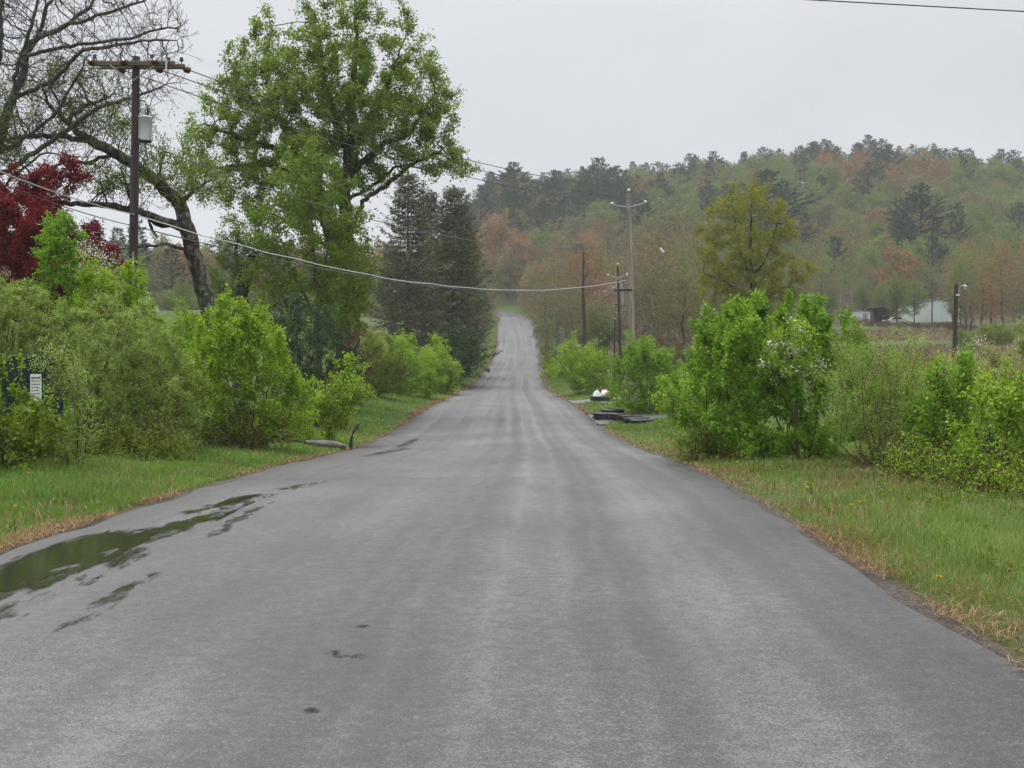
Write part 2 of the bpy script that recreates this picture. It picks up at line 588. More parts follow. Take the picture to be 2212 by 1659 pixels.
def leaves_at(nodes, dirs, n, L, W, spread, droop, rng, upb=.5, radial=.5):
    k = rng.integers(0, len(nodes), n)
    p = nodes[k] + rng.normal(0, 1, (n, 3)) * spread
    d = nrm(rng.normal(0, 1, (n, 3)) + dirs[k] * radial + np.array([0, 0, -droop]))
    nv = nrm(rng.normal(0, 1, (n, 3)) + np.array([0, 0, upb * 2]))
    s = rng.uniform(.65, 1.25, n)
    return leaf_quads(p, d, nv, L * s, W * s)


def inside(poly, pts):
    x, y = pts[:, 0], pts[:, 1]
    c = np.zeros(len(pts), bool)
    n = len(poly)
    for i in range(n):
        x0, y0 = poly[i]
        x1, y1 = poly[(i + 1) % n]
        if y0 == y1:
            continue
        cr = ((y0 > y) != (y1 > y)) & (x < (x1 - x0) * (y - y0) / (y1 - y0) + x0)
        c ^= cr
    return c


def edist(poly, pts):
    best = np.full(len(pts), 1e9)
    n = len(poly)
    for i in range(n):
        a = np.array(poly[i], float)
        b = np.array(poly[(i + 1) % n], float)
        ab = b - a
        t = np.clip(((pts - a) @ ab) / max(ab @ ab, 1e-9), 0, 1)
        best = np.minimum(best, np.linalg.norm(pts - (a + t[:, None] * ab), axis=1))
    return best


def crown_points(poly, D, n, thick, rng, clumps=0, cr=.5, hole=0):
    """points through a crown with the outline seen in the photograph, rounded in depth"""
    poly = [tuple(map(float, p)) for p in poly]
    a = np.array(poly)
    lo, hi = a.min(0), a.max(0)
    m = clumps or n
    got = np.zeros((0, 2))
    while len(got) < m:
        q = rng.uniform(lo, hi, (m * 3, 2))
        q = q[inside(poly, q)]
        got = np.concatenate([got, q])
    got = got[:m]
    dist = edist(poly, got) * D / F
    dm = max(dist.max(), 1e-6)
    y = rng.uniform(-1, 1, m) * thick * np.sqrt(np.clip(dist / dm, .03, 1))
    X = np.stack([(got[:, 0] - CU) / F * D, D + y, EYE + (HV - got[:, 1]) / F * D], 1)
    if clumps:
        k = rng.integers(0, m, n)
        X = X[k] + rng.normal(0, cr, (n, 3)) * np.array([1, 1, .75])
    if hole:
        X = X[vnoise(X * hole + 17) > .40]
    return X


def plant(name, label, cat, poly, D, ub, leaf, nleaf, L, W, bark='stem_brown', n=700, thick=1.2, step=.22, stems=None, nst=1, rb=.04,
          r0=.004, droop=.4, clumps=0, cr=.4, hole=0, spread=.05, seed=1, group=None, extra=None, radii=None, trop=(0, 0, .12), leafy=2.6,
          wood='stems', fol='foliage', wmin=0, upb=.5, fan=.5, bare=None, shoots=0, shoot_len=1.0, twigs=0, twig_len=.6, dk=None):
    rng = np.random.default_rng(seed * 7919 + 13)
    bx = (ub - CU) / F * D
    base = np.array([bx, D, gz1(bx, D) - .04])
    A = np.concatenate([crown_points(p, D, int(n / len(poly)) if isinstance(poly[0], list) else n, thick, rng, clumps, cr, hole)
                        for p in (poly if isinstance(poly[0], list) else [poly])]) - base
    A = A[A[:, 2] > .12]
    if stems is not None:
        init = []
        for i, pl in enumerate(stems):
            pts = []
            for q in pl:
                if q == 'base':
                    pts.append(np.zeros(3))
                else:
                    w = P(q[0], q[1], D) - base
                    w[1] += (q[2] if len(q) > 2 else 0)
                    pts.append(w)
            init.append(pts)
    else:
        h = np.percentile(A[:, 2], 50)
        init = []
        for k in range(nst):
            a = 2 * math.pi * (k + rng.random() * .6) / nst
            o = np.array([math.cos(a), math.sin(a), 0]) * (.05 + .10 * rng.random()) * (nst > 1)
            tip = o * (1 + fan * 4) + np.array([0, 0, h * rng.uniform(.35, .6)])
            init.append([o, (o + tip) / 2 + rng.normal(0, .03, 3), tip])
    pos, par, mr = colonize(A, init, step, dk, trop=trop, rng=rng, radii=radii)
    SP, SD = [], []
    if shoots:
        zz = pos[:, 2] / max(pos[:, 2].max(), 1e-6)
        pk = np.zeros(len(pos), bool)
        pk[par[par >= 0]] = True
        cand = np.where((zz > .38) & ~pk)[0]
        npos, npar, nmr = list(pos), list(par), list(mr)
        for _ in range(shoots):
            # the ends of the boughs carry upright shoots
            c = cand[rng.integers(0, len(cand), 2)]
            k0 = c[np.argmax(pos[c, 2])]
            ln = rng.uniform(.15, .62) * shoot_len
            d = nrm(np.array([rng.normal(0, .16), rng.normal(0, .16), 1.0]))
            last = k0
            m_ = max(3, int(ln / .1))
            for j in range(m_):
                npos.append(npos[last] + d * ln / m_ + rng.normal(0, .006, 3))
                npar.append(int(last))
                nmr.append(0)
                last = len(npos) - 1
                cnt = rng.integers(3, 6)
                a_ = rng.uniform(0, 6.283, cnt)
                SP.append(np.repeat(npos[last][None], cnt, 0) + rng.normal(0, .015, (cnt, 3)))
                SD.append(np.stack([np.cos(a_), np.sin(a_), np.full(cnt, -.75) + rng.normal(0, .3, cnt)], 1))
        pos, par, mr = np.array(npos), np.array(npar), np.array(nmr)
    if not twigs and fol == 'foliage':
        twigs, twig_len = 130, .022 * D * .45 + .2
    if twigs:
        r_ = radii_of(pos, par, mr, r0, rb)
        cand = np.where((r_ < .05) & (par >= 0))[0]
        npos, npar, nmr = list(pos), list(par), list(mr)
        for k0 in cand[rng.integers(0, len(cand), twigs)]:
            d0 = nrm(pos[k0] - pos[par[k0]])
            d = nrm(d0 + rng.normal(0, .55, 3) + np.array([0, 0, .25]))
            ln = rng.uniform(.35, 1.0) * twig_len
            last = int(k0)
            for j in range(3):
                npos.append(npos[last] + d * ln / 3)
                npar.append(last)
                nmr.append(0)
                last = len(npos) - 1
                if j == 1 and rng.random() < .7:
                    npos.append(npos[last] + nrm(d + rng.normal(0, .6, 3)) * ln / 3)
                    npar.append(last)
                    nmr.append(0)
                d = nrm(d + rng.normal(0, .22, 3) + np.array([0, 0, .08]))
        pos, par, mr = np.array(npos), np.array(npar), np.array(nmr)
    r = radii_of(pos, par, mr, r0, rb)
    nleaf = int(nleaf * {'silver': 3.3, 'pale': 3.2, 'crimson': 4.5, 'maple': 1.9, 'young': 1.4, 'mustard': 2.0, 'juniper': 1.8, 'brown': 1.5}.get(leaf, 1.8))
    root = thing(name, label, cat, base, group)
    link(wood, wood_mesh(wood, pos, par, r, wmin), M[bark], root)
    tips = np.where((r < r0 * leafy) & (par >= 0))[0]
    if bare is not None:
        tips = tips[[not bare(pos[i] + base) for i in tips]]
    d = nrm(pos[tips] - pos[par[tips]])
    if nleaf and len(tips):
        V, Q = leaves_at(pos[tips], d, nleaf, L, W, spread, droop, rng, upb)
        if SP:
            sp, sd_ = np.concatenate(SP), np.concatenate(SD)
            s_ = rng.uniform(.7, 1.3, len(sp))
            V2, Q2 = leaf_quads(sp, sd_, nrm(rng.normal(0, .6, sp.shape) + np.array([0, 0, 1.])), L * 1.15 * s_, W * 1.15 * s_)
            Q = np.concatenate([Q, Q2 + len(V)])
            V = np.concatenate([V, V2])
        link(fol, quads_mesh(fol, V, Q), LF[leaf], root)
    if extra:
        for (pn, lf, cnt, l2, w2, sp, flt) in extra:
            t2 = tips if flt is None else np.array([i for i in tips if flt(pos[i] + base)])
            if len(t2):
                # blossoms come in small clusters
                cc = t2[rng.integers(0, len(t2), max(1, cnt // 9))]
                V, Q = leaves_at(pos[cc] + rng.normal(0, sp * 1.5, (len(cc), 3)), nrm(pos[cc] - pos[par[cc]]), cnt, l2, w2, sp, 0, rng)
                link(pn, quads_mesh(pn, V, Q), LF[lf], root)
    return root, pos, par, r, base


# generic trees built round the origin, for copies
def proto_tree(name, label, cat, h, rad, zb, leaf, nleaf, L, W, bark, seed, n=420, step=.55, rb=.16, r0=.012, clumps=70, cr=.55, leafy=3.0, wmin=.0, lean=0, fol='crown', top=1.0, spread=.12):
    rng = np.random.default_rng(seed)
    c = rng.normal(0, 1, (clumps, 3))
    c = nrm(c) * (rng.random((clumps, 1)) ** .45)
    H = (h - zb) / 2
    C = c * np.array([rad, rad, H]) + np.array([0, 0, zb + H])
    C[:, :2] *= (1 - .35 * np.clip((C[:, 2:3] - zb - H) / H, 0, 1)) * rng.uniform(.75, 1.15, (clumps, 1))
    A = C[rng.integers(0, clumps, n)] + rng.normal(0, cr, (n, 3))
    tr = [np.zeros(3)]
    m = 5
    for k in range(1, m + 1):
        tr.append(np.array([rng.normal(0, .12) + lean * k / m, rng.normal(0, .12), h * .72 * k / m]))
    pos, par, mr = colonize(A, [tr], step, rng=rng)
    r = radii_of(pos, par, mr, r0, rb)
    root = thing(name, label, cat)
    link('trunk', wood_mesh('trunk', pos, par, r, wmin), M[bark], root)
    tips = np.where((r < r0 * leafy) & (par >= 0) & (pos[:, 2] > zb * .7))[0]
    d = nrm(pos[tips] - pos[par[tips]])
    V, Q = leaves_at(pos[tips], d, nleaf, L, W, spread, .2, rng)
    link(fol, quads_mesh(fol, V, Q), LF[leaf], root)
    return root


def conifer(name, label, h, rad, zb, leaf, L, W, seed, kind='pine', dens=1.0, bark='bark', dead=0, whorl=.7, loc=(0, 0, 0), group=None):
    rng = np.random.default_rng(seed)
    root = thing(name, label, 'conifer tree', loc, group)
    mb = MB()
    pts = np.array([[rng.normal(0, .05), rng.normal(0, .05), t * h] for t in np.linspace(0, 1, 10)])
    pts[0, :2] = 0
    mb.tube(pts, np.linspace(h * .017, .02, 10), 8)
    LV, LD = [], []
    DV, DD = [], []
    z = zb
    while z < h - .15:
        t = (z - zb) / (h - zb)
        if kind == 'pine':
            prof = rad * min(1, (1 - t) * 1.7) ** .75 * rng.uniform(.5, 1.12)
            rise = .05 + .75 * t * t
        else:
            prof = rad * (1 - t) ** .58 * rng.uniform(.6, 1.1) + .1
            rise = -.22 + .5 * t
        if z < zb + .12 * h:
            prof *= .55 + .45 * (z - zb) / (.12 * h)
        nb = rng.integers(4, 7) if kind == 'pine' else rng.integers(6, 9)
        a0 = rng.random() * 6.28
        for k in range(nb):
            a = a0 + 6.283 * k / nb + rng.normal(0, .18)
            ln = max(.2, prof * rng.uniform(.6, 1.12))
            dh = np.array([math.cos(a), math.sin(a), 0])
            m = max(3, int(ln / .45))
            s = np.linspace(0, 1, m + 1)[:, None]
            curve = (rise * s + (.18 if kind == 'pine' else .22) * s ** 2 - (0 if kind == 'pine' else .12 * np.sin(s * 3.1))) * ln
            pl = np.array([0, 0, z]) + dh * s * ln + np.array([0, 0, 1.]) * curve
            pl[:, :2] += rng.normal(0, .03, (m + 1, 2)) * s
            mb.tube(pl, np.linspace(.012 + .012 * ln, .006, m + 1), 3, cap=False)
            isdead = rng.random() < dead * (1.6 * (1 - t)) and t < .75
            cnt = int(dens * ln * (26 if kind == 'pine' else 34))
            u = rng.uniform(.35 if kind == 'pine' else .12, 1.02, cnt) ** (.7 if kind == 'pine' else .85)
            ip = np.stack([np.interp(u, s[:, 0], pl[:, j]) for j in range(3)], 1)
            side = np.array([-dh[1], dh[0], 0])
            w = (.28 if kind == 'pine' else .30) * ln * (1.05 - .6 * u)
            off = rng.uniform(-1, 1, cnt)
            ip = ip + side * (off * w)[:, None] + dh * (-np.abs(off) * w * .5)[:, None]
            ip[:, 2] += rng.normal(.06 if kind == 'pine' else -.05, .07, cnt)
            dd = dh * .8 + side * (off * .9)[:, None] + rng.normal(0, .3, (cnt, 3)) + np.array([0, 0, .35 if kind == 'pine' else -.25])
            (DV if isdead else LV).append(ip[:: (2 if isdead else 1)])
            (DD if isdead else LD).append(dd[:: (2 if isdead else 1)])
        z += whorl * rng.uniform(.7, 1.3) * (1 - .45 * t)
    # leader
    k = 30
    LV.append(np.stack([rng.normal(0, .05, k), rng.normal(0, .05, k), rng.uniform(h - .9, h, k)], 1))
    LD.append(rng.normal(0, .5, (k, 3)) + np.array([0, 0, .8]))
    mb.v = [tuple(np.array(v) + np.array(loc)) for v in mb.v]
    mb.build('trunk', M[bark], root)
    for pn, PV, PD, lf in (('crown', LV, LD, leaf), ('dead_branches', DV, DD, 'deadneedle')):
        if not PV:
            continue
        p = np.concatenate(PV)
        d = np.concatenate(PD)
        sc = rng.uniform(.6, 1.3, len(p))
        V, Q = leaf_quads(p, d, nrm(rng.normal(0, .5, p.shape) + np.array([0, 0, 1.])), L * sc, W * sc, .05)
        link(pn, quads_mesh(pn, V, Q), LF[lf], root)
    return root

# ================================================================== THE SETTING
def build_ground():
    xs = np.concatenate([np.arange(-14, 14.01, .4)])
    g = [14.0]
    s = .5
    while g[-1] < 900:
        g.append(g[-1] + s)
        s *= 1.10
    g = np.array(g[1:])
    g[-1] = 900
    xs = np.concatenate([-g[::-1], xs, g])
    ys = np.concatenate([np.arange(-150, -10, 8), np.arange(-10, 60, .5), np.arange(60, 130, 1.), np.arange(130, 330, 2.), np.arange(330, 620, 6.), np.arange(620, 1201, 29.)])
    X, Y = np.meshgrid(xs, ys)
    Z, d, dd = gz(X, Y, True)
    Z = Z - .08 * (1 - smooth((d - 3.45) / .7)) - .12 * ((Y > 270) & (d < 5))
    ny, nx = X.shape
    V = np.stack([X, Y, Z], -1).reshape(-1, 3)
    i = np.arange(ny - 1)[:, None] * nx + np.arange(nx - 1)[None]
    Q = np.stack([i, i + 1, i + nx + 1, i + nx], -1).reshape(-1, 4)
    me = quads_mesh('ground', V, Q, True)
    # what grows there: 0 = lush green, 1 = dry brown
    n1 = vn2(X, Y, .045)
    n2 = vn2(X, Y, .16)
    dry = .18 + .5 * (n2 - .5)
    mead = smooth((X - 8) / 8) * smooth((Y - 70) / 25) * (1 - smooth((Y - 205) / 12))
    band = 1 - smooth(np.abs(Y - 168) / 14)
    dry = dry * (1 - mead) + mead * np.clip(.95 - 1.0 * band + (n1 - .5) * .9, 0, 1)
    dry = np.where(Y > 225, .75 + .3 * (n1 - .5), dry)
    lawn = smooth((-X - 12) / 8) * smooth((Y - 90) / 20) * (1 - smooth((Y - 175) / 20))
    dry = dry * (1 - lawn) + lawn * .12
    dry = np.where((dd < 9) & (Y > 120), .10 + .3 * (n2 - .5), dry)
    vg = np.exp(-np.maximum(dd - .1, 0) / .35)
    dry = np.clip(np.maximum(dry * (1 - smooth(1 - dd / 5) * .6), vg), 0, 1)
    a = me.attributes.new('dry', 'FLOAT', 'POINT')
    a.data.foreach_set('value', dry.ravel().astype(np.float32))
    m, nt, out = nodes_of('ground_turf')
    b = N(nt, 'ShaderNodeBsdfPrincipled', i_Roughness=.9)
    b.inputs['Specular IOR Level'].default_value = .15
    at = N(nt, 'ShaderNodeAttribute', attribute_name='dry')
    tc = N(nt, 'ShaderNodeTexCoord')
    nz = N(nt, 'ShaderNodeTexNoise', i_Scale=3.0, i_Detail=6.0, i_Roughness=.7)
    nt.links.new(tc.outputs['Object'], nz.inputs['Vector'])
    nb = N(nt, 'ShaderNodeTexNoise', i_Scale=28.0, i_Detail=3.0)
    nt.links.new(tc.outputs['Object'], nb.inputs['Vector'])
    gr = ramp(nt, [(.3, (.030, .055, .012)), (.5, (.055, .09, .02)), (.72, (.085, .12, .035))])
    br = ramp(nt, [(.3, (.030, .020, .012)), (.5, (.068, .046, .027)), (.72, (.115, .082, .05))])
    nt.links.new(nz.outputs['Fac'], gr.inputs[0])
    nt.links.new(nz.outputs['Fac'], br.inputs[0])
    mu = N(nt, 'ShaderNodeMath', operation='MULTIPLY_ADD', i_1=.7, i_2=-.35)
    nt.links.new(nz.outputs['Fac'], mu.inputs[0])
    ad = N(nt, 'ShaderNodeMath', operation='ADD', use_clamp=True)
    nt.links.new(at.outputs['Fac'], ad.inputs[0])
    nt.links.new(mu.outputs[0], ad.inputs[1])
    mx = N(nt, 'ShaderNodeMix', data_type='RGBA')
    nt.links.new(ad.outputs[0], mx.inputs[0])
    nt.links.new(gr.outputs[0], mx.inputs[6])
    nt.links.new(br.outputs[0], mx.inputs[7])
    nt.links.new(mx.outputs[2], b.inputs['Base Color'])
    bp = N(nt, 'ShaderNodeBump', i_Strength=.7, i_Distance=.06)
    nt.links.new(nb.outputs['Fac'], bp.inputs['Height'])
    nt.links.new(bp.outputs[0], b.inputs['Normal'])
    nt.links.new(b.outputs[0], out.inputs['Surface'])
    tag(link('ground', me, m), kind='structure')


def strip_mesh(name, L, Rr, mat, across, crown=0., lift=0., jit=0., skirt=0.):
    n = len(L)
    t = np.linspace(0, 1, across)
    V, U = [], []
    for i in range(n):
        l, r = L[i].copy(), Rr[i].copy()
        if jit:
            l[0] += (vn2(np.array([1.]), np.array([i * .33]), 1.0)[0] - .5) * jit * 1.5
            r[0] += (vn2(np.array([9.]), np.array([i * .33]), 1.0)[0] - .5) * jit * 1.5
        w = np.linalg.norm(r - l)
        row = l[None] * (1 - t[:, None]) + r[None] * t[:, None]
        row[:, 2] += lift + crown * (1 - (2 * t - 1) ** 2)
        V.append(row)
        U.append(np.stack([(t - .5) * w, np.full(across, float(i))], 1))
    V = np.array(V)
    U = np.array(U)
    st = np.concatenate([[0], np.cumsum(np.linalg.norm(np.diff((L + Rr) / 2, axis=0), axis=1))])
    U[:, :, 1] = st[:, None]
    i = np.arange(n - 1)[:, None] * across + np.arange(across - 1)[None]
    Q = np.stack([i, i + 1, i + across + 1, i + across], -1).reshape(-1, 4)
    VV, UU = V.reshape(-1, 3), U.reshape(-1, 2)
    if skirt:
        b = len(VV)
        lo, hi = V[:, 0].copy(), V[:, -1].copy()
        lo[:, 2] -= skirt; hi[:, 2] -= skirt
        lo[:, 0] -= .03; hi[:, 0] += .03
        VV = np.concatenate([VV, lo, hi])
        UU = np.concatenate([UU, U[:, 0], U[:, -1]])
        k = np.arange(n - 1)
        Q = np.concatenate([Q, np.stack([b + k, k * across, (k + 1) * across, b + k + 1], 1),
                            np.stack([k * across + across - 1, b + n + k, b + n + k + 1, (k + 1) * across + across - 1], 1)])
    me = quads_mesh(name, VV, Q, True)
    uv = me.uv_layers.new(name='UVMap')
    uv.data.foreach_set('uv', UU[Q.ravel()].astype(np.float32).ravel())
    return me


def build_road():
    # finer stations so that the broken edge of the tarmac shows
    k = np.arange(0, len(ST_L) - 1 + 1e-6, .25)
    idx = np.arange(len(ST_L))
    L = np.stack([np.interp(k, idx, ST_L[:, j]) for j in range(3)], 1)
    Rr = np.stack([np.interp(k, idx, ST_R[:, j]) for j in range(3)], 1)
    m, nt, out = nodes_of('wet_asphalt')
    b = N(nt, 'ShaderNodeBsdfPrincipled')
    b.inputs['Specular IOR Level'].default_value = .5
    uv = N(nt, 'ShaderNodeUVMap')
    tc = N(nt, 'ShaderNodeTexCoord')

    def noise(src, scale, stretch, detail=3.0, rough=.55):
        mp = N(nt, 'ShaderNodeMapping')
        mp.inputs['Scale'].default_value = stretch
        nt.links.new(src, mp.inputs['Vector'])
        z = N(nt, 'ShaderNodeTexNoise', i_Scale=scale, i_Detail=detail, i_Roughness=rough)
        nt.links.new(mp.outputs[0], z.inputs['Vector'])
        return z.outputs['Fac']
    streak = noise(uv.outputs[0], 1.0, (1.5, .014, 1), 2.0, .5)
    patch = noise(uv.outputs[0], .45, (1, .5, 1), 4.0)
    mott = noise(tc.outputs['Object'], 9.0, (1, 1, 1), 5.0, .7)
    agg = noise(tc.outputs['Object'], 120.0, (1, 1, 1), 2.0)
    vo = N(nt, 'ShaderNodeTexVoronoi', i_Scale=120.0)
    nt.links.new(tc.outputs['Object'], vo.inputs['Vector'])

    def math_(op, a, c, d=None, clamp=False):
        n = N(nt, 'ShaderNodeMath', operation=op, use_clamp=clamp)
        for i, v in enumerate((a, c, d)):
            if v is None:
                continue
            if isinstance(v, (int, float)):
                n.inputs[i].default_value = v
            else:
                nt.links.new(v, n.inputs[i])
        return n.outputs[0]
    su = N(nt, 'ShaderNodeSeparateXYZ')
    nt.links.new(uv.outputs[0], su.inputs[0])
    wander = noise(uv.outputs[0], 1.0, (0, .03, 1), 2.0)
    brk = noise(uv.outputs[0], 1.0, (2.5, .22, 1), 3.0, .6)
    lat = math_('ADD', su.outputs[0], math_('MULTIPLY', math_('SUBTRACT', wander, .5), .10))
    tracks = None
    for (c_, w_, g_) in ((1.27, .075, 1.0), (.80, .05, .7), (1.62, .05, .5), (2.08, .13, .8), (2.55, .22, .8), (-.35, .16, .6), (-1.25, .30, .7), (-2.15, .18, .6), (.28, .05, .45), (-.75, .05, .4), (-2.8, .12, .4)):
        dd_ = math_('DIVIDE', math_('SUBTRACT', lat, c_), w_)
        gs = math_('MULTIPLY', math_('POWER', 2.718, math_('MULTIPLY', math_('MULTIPLY', dd_, dd_), -.5)), g_)
        tracks = gs if tracks is None else math_('ADD', tracks, gs)
    tracks = math_('MULTIPLY', tracks, math_('ADD', .25, math_('MULTIPLY', brk, 1.2)))
    # base colour: dark stone and binder, a few pale chips
    fine = noise(tc.outputs['Object'], 48.0, (1, 1, 1), 3.0, .7)
    f = math_('ADD', math_('ADD', math_('MULTIPLY', agg, .6), math_('MULTIPLY', fine, .45)), math_('MULTIPLY', math_('SUBTRACT', mott, .5), .30))
    f = math_('ADD', f, math_('SUBTRACT', math_('MULTIPLY', tracks, .085), .022))
    f = math_('ADD', f, math_('MULTIPLY', math_('SUBTRACT', patch, .5), .35))
    f = math_('ADD', f, math_('MULTIPLY', math_('SUBTRACT', streak, .5), .42))
    rp = ramp(nt, [(.37, (.013, .0128, .0142)), (.53, (.036, .0352, .038)), (.69, (.128, .1255, .132))])
    nt.links.new(f, rp.inputs[0])
    sep = N(nt, 'ShaderNodeSeparateColor')
    nt.links.new(vo.outputs['Color'], sep.inputs[0])
    chip = math_('GREATER_THAN', sep.outputs[0], .982)
    mx = N(nt, 'ShaderNodeMix', data_type='RGBA')
    nt.links.new(math_('MULTIPLY', chip, .13), mx.inputs[0])
    nt.links.new(rp.outputs[0], mx.inputs[6])
    mx.inputs[7].default_value = (.36, .35, .34, 1)
    # transverse joint across the lane where the patching ends, wandering cracks
    sp = N(nt, 'ShaderNodeSeparateXYZ')
    nt.links.new(uv.outputs[0], sp.inputs[0])
    wob = noise(uv.outputs[0], 1.2, (1, .2, 1), 4.0)

    def crack(at, width, amp):
        q = math_('ADD', sp.outputs[1], math_('MULTIPLY', math_('SUBTRACT', wob, .5), amp))
        return math_('LESS_THAN', math_('ABSOLUTE', math_('SUBTRACT', q, at), 0), width)
    cr = math_('MAXIMUM', crack(150 + 20.0, .06, .5), crack(150 + 42, .05, 2.5))
    cr = math_('MAXIMUM', cr, crack(150 + 61, .08, 2.5))
    cr = math_('MAXIMUM', cr, crack(150 + 16.6, .022, 1.6))
    cr = math_('MAXIMUM', cr, crack(150 + 33.0, .035, 4.0))
    cr = math_('MAXIMUM', cr, crack(150 + 110, .15, 6.0))
    lw = noise(uv.outputs[0], 1.0, (0, .5, 1), 4.0, .6)
    for c_ in (-2.6,):
        ll = math_('ABSOLUTE', math_('SUBTRACT', math_('ADD', su.outputs[0], math_('MULTIPLY', math_('SUBTRACT', lw, .5), .5)), c_), 0)
        cr = math_('MAXIMUM', cr, math_('MULTIPLY', math_('LESS_THAN', ll, .012), math_('GREATER_THAN', brk, .53)))
    mx2 = N(nt, 'ShaderNodeMix', data_type='RGBA')
    nt.links.new(math_('MULTIPLY', math_('MULTIPLY', cr, .8), math_('GREATER_THAN', mott, .36)), mx2.inputs[0])
    nt.links.new(mx.outputs[2], mx2.inputs[6])
    mx2.inputs[7].default_value = (.012, .012, .013, 1)
    nt.links.new(mx2.outputs[2], b.inputs['Base Color'])
    # the film of water: smoother along the wheel tracks
    rr = N(nt, 'ShaderNodeMapRange')
    rr.inputs['From Min'].default_value = .36
    rr.inputs['From Max'].default_value = .64
    rr.inputs['To Min'].default_value = .58
    rr.inputs['To Max'].default_value = .36
    s2 = math_('ADD', math_('ADD', streak, math_('MULTIPLY', math_('SUBTRACT', mott, .5), .22)), math_('SUBTRACT', math_('MULTIPLY', tracks, .20), .07))
    nt.links.new(s2, rr.inputs['Value'])
    nt.links.new(rr.outputs[0], b.inputs['Roughness'])
    bp = N(nt, 'ShaderNodeBump', i_Strength=.5, i_Distance=.006)
    nt.links.new(agg, bp.inputs['Height'])
    nt.links.new(bp.outputs[0], b.inputs['Normal'])
    nt.links.new(b.outputs[0], out.inputs['Surface'])
    tag(link('road', strip_mesh('road', L, Rr, None, 13, .03, .004, .14, .12), m), kind='structure')

    # crumbling gravel edge on both sides
    g = rough_mat('gravel_and_soil', [(.012, .011, .011), (.035, .029, .025), (.065, .052, .043), (.16, .15, .145)], 26, rough=.8, bump=.9, detail=7, dist=.03)
    for A, B in ((L, -1), (Rr, 1)):
        j = np.array([vn2(np.array([B * 5.]), np.array([i * .35]), .7)[0] for i in range(len(A))])
        o = A.copy()
        inn = A.copy()
        near = np.clip((16 - A[:, 1]) / 8, 0, 1)
        o[:, 0] += B * (.16 + (.55 + .45 * near) * j ** 1.3 * 1.3)
        inn[:, 0] -= B * .12
        keep = slice(560, 1800)
        e1, e2 = (o, inn) if B < 0 else (inn, o)
        e1, e2 = e1[keep].copy(), e2[keep].copy()
        (e1 if B < 0 else e2)[:, 2] += -.015
        tag(link('gravel_shoulder', strip_mesh('gravel_shoulder', e1, e2, None, 4, .0, -.022), g), kind='structure')
    # two gravel driveways on the right
    g2 = rough_mat('driveway_gravel', [(.03, .03, .032), (.065, .065, .067), (.12, .12, .122)], 20, rough=.6, bump=.6, detail=6, spec=.5, dist=.03)
    for (y0, w, x1, nm) in ((54.0, 4.6, 9.5, 'driveway'), (74.5, 3.4, 6.6, 'driveway')):
        n = 12
        xs = np.linspace(3.32, x1, n)
        a, c = [], []
        for i, x in enumerate(xs):
            fl = 1.6 * math.exp(-(x - 2.9) / .9)
            ya, yb = y0 - w / 2 - fl - .5 * hash2(i, y0), y0 + w / 2 + fl + .5 * hash2(i + 50, y0)
            tap = 1 - .5 * max(0, (x - x1 + 1.5) / 1.5)
            ya, yb = y0 + (ya - y0) * tap, y0 + (yb - y0) * tap
            a.append([x, ya, gz1(x, ya) + .015])
            c.append([x, yb, gz1(x, yb) + .015])
        tag(link(nm, strip_mesh(nm, np.array(c), np.array(a), None, 10), g2), kind='structure')


def hash2(a, b):
    return float(np.random.default_rng(int(a * 1009 + b * 31 + 7)).random())


def on_road(u, v):
    D = F * EYE / (v - HV)
    for _ in range(30):
        D = .5 * D + .5 * F * (EYE - float(np.interp(D, _sy, SZ))) / (v - HV)
    return np.array([(u - CU) / F * D, D])


def puddle_mat(name, sc, sy):
    m, nt, out = nodes_of(name)
    w = N(nt, 'ShaderNodeBsdfPrincipled', i_Roughness=.10)
    w.inputs['Base Color'].default_value = (.020, .022, .014, 1)
    w.inputs['IOR'].default_value = 1.33
    tp = N(nt, 'ShaderNodeBsdfTransparent')
    at = N(nt, 'ShaderNodeAttribute', attribute_name='depth')
    tc = N(nt, 'ShaderNodeTexCoord')
    mp = N(nt, 'ShaderNodeMapping')
    mp.inputs['Scale'].default_value = (1, sy, 1)
    nt.links.new(tc.outputs['Object'], mp.inputs['Vector'])
    n1 = N(nt, 'ShaderNodeTexNoise', i_Scale=sc, i_Detail=8.0, i_Roughness=.72)
    nt.links.new(mp.outputs[0], n1.inputs['Vector'])
    a = N(nt, 'ShaderNodeMath', operation='MULTIPLY_ADD', i_1=6.5, i_2=-3.35)
    nt.links.new(n1.outputs['Fac'], a.inputs[0])
    b = N(nt, 'ShaderNodeMath', operation='MULTIPLY_ADD', i_1=3.0)
    nt.links.new(at.outputs['Fac'], b.inputs[0])
    nt.links.new(a.outputs[0], b.inputs[2])
    mr = N(nt, 'ShaderNodeMapRange')
    mr.inputs['From Min'].default_value = .14
    mr.inputs['From Max'].default_value = .75
    mr.inputs['To Max'].default_value = 1.0 if sc < 5 else .6
    nt.links.new(b.outputs[0], mr.inputs['Value'])
    rn = N(nt, 'ShaderNodeTexNoise', i_Scale=9.0, i_Detail=2.0)
    nt.links.new(tc.outputs['Object'], rn.inputs['Vector'])
    bp = N(nt, 'ShaderNodeBump', i_Strength=.05, i_Distance=.01)
    nt.links.new(rn.outputs['Fac'], bp.inputs['Height'])
    nt.links.new(bp.outputs[0], w.inputs['Normal'])
    ms = N(nt, 'ShaderNodeMixShader')
    nt.links.new(mr.outputs[0], ms.inputs[0])
    nt.links.new(tp.outputs[0], ms.inputs[1])
    nt.links.new(w.outputs[0], ms.inputs[2])
    nt.links.new(ms.outputs[0], out.inputs['Surface'])
    return m


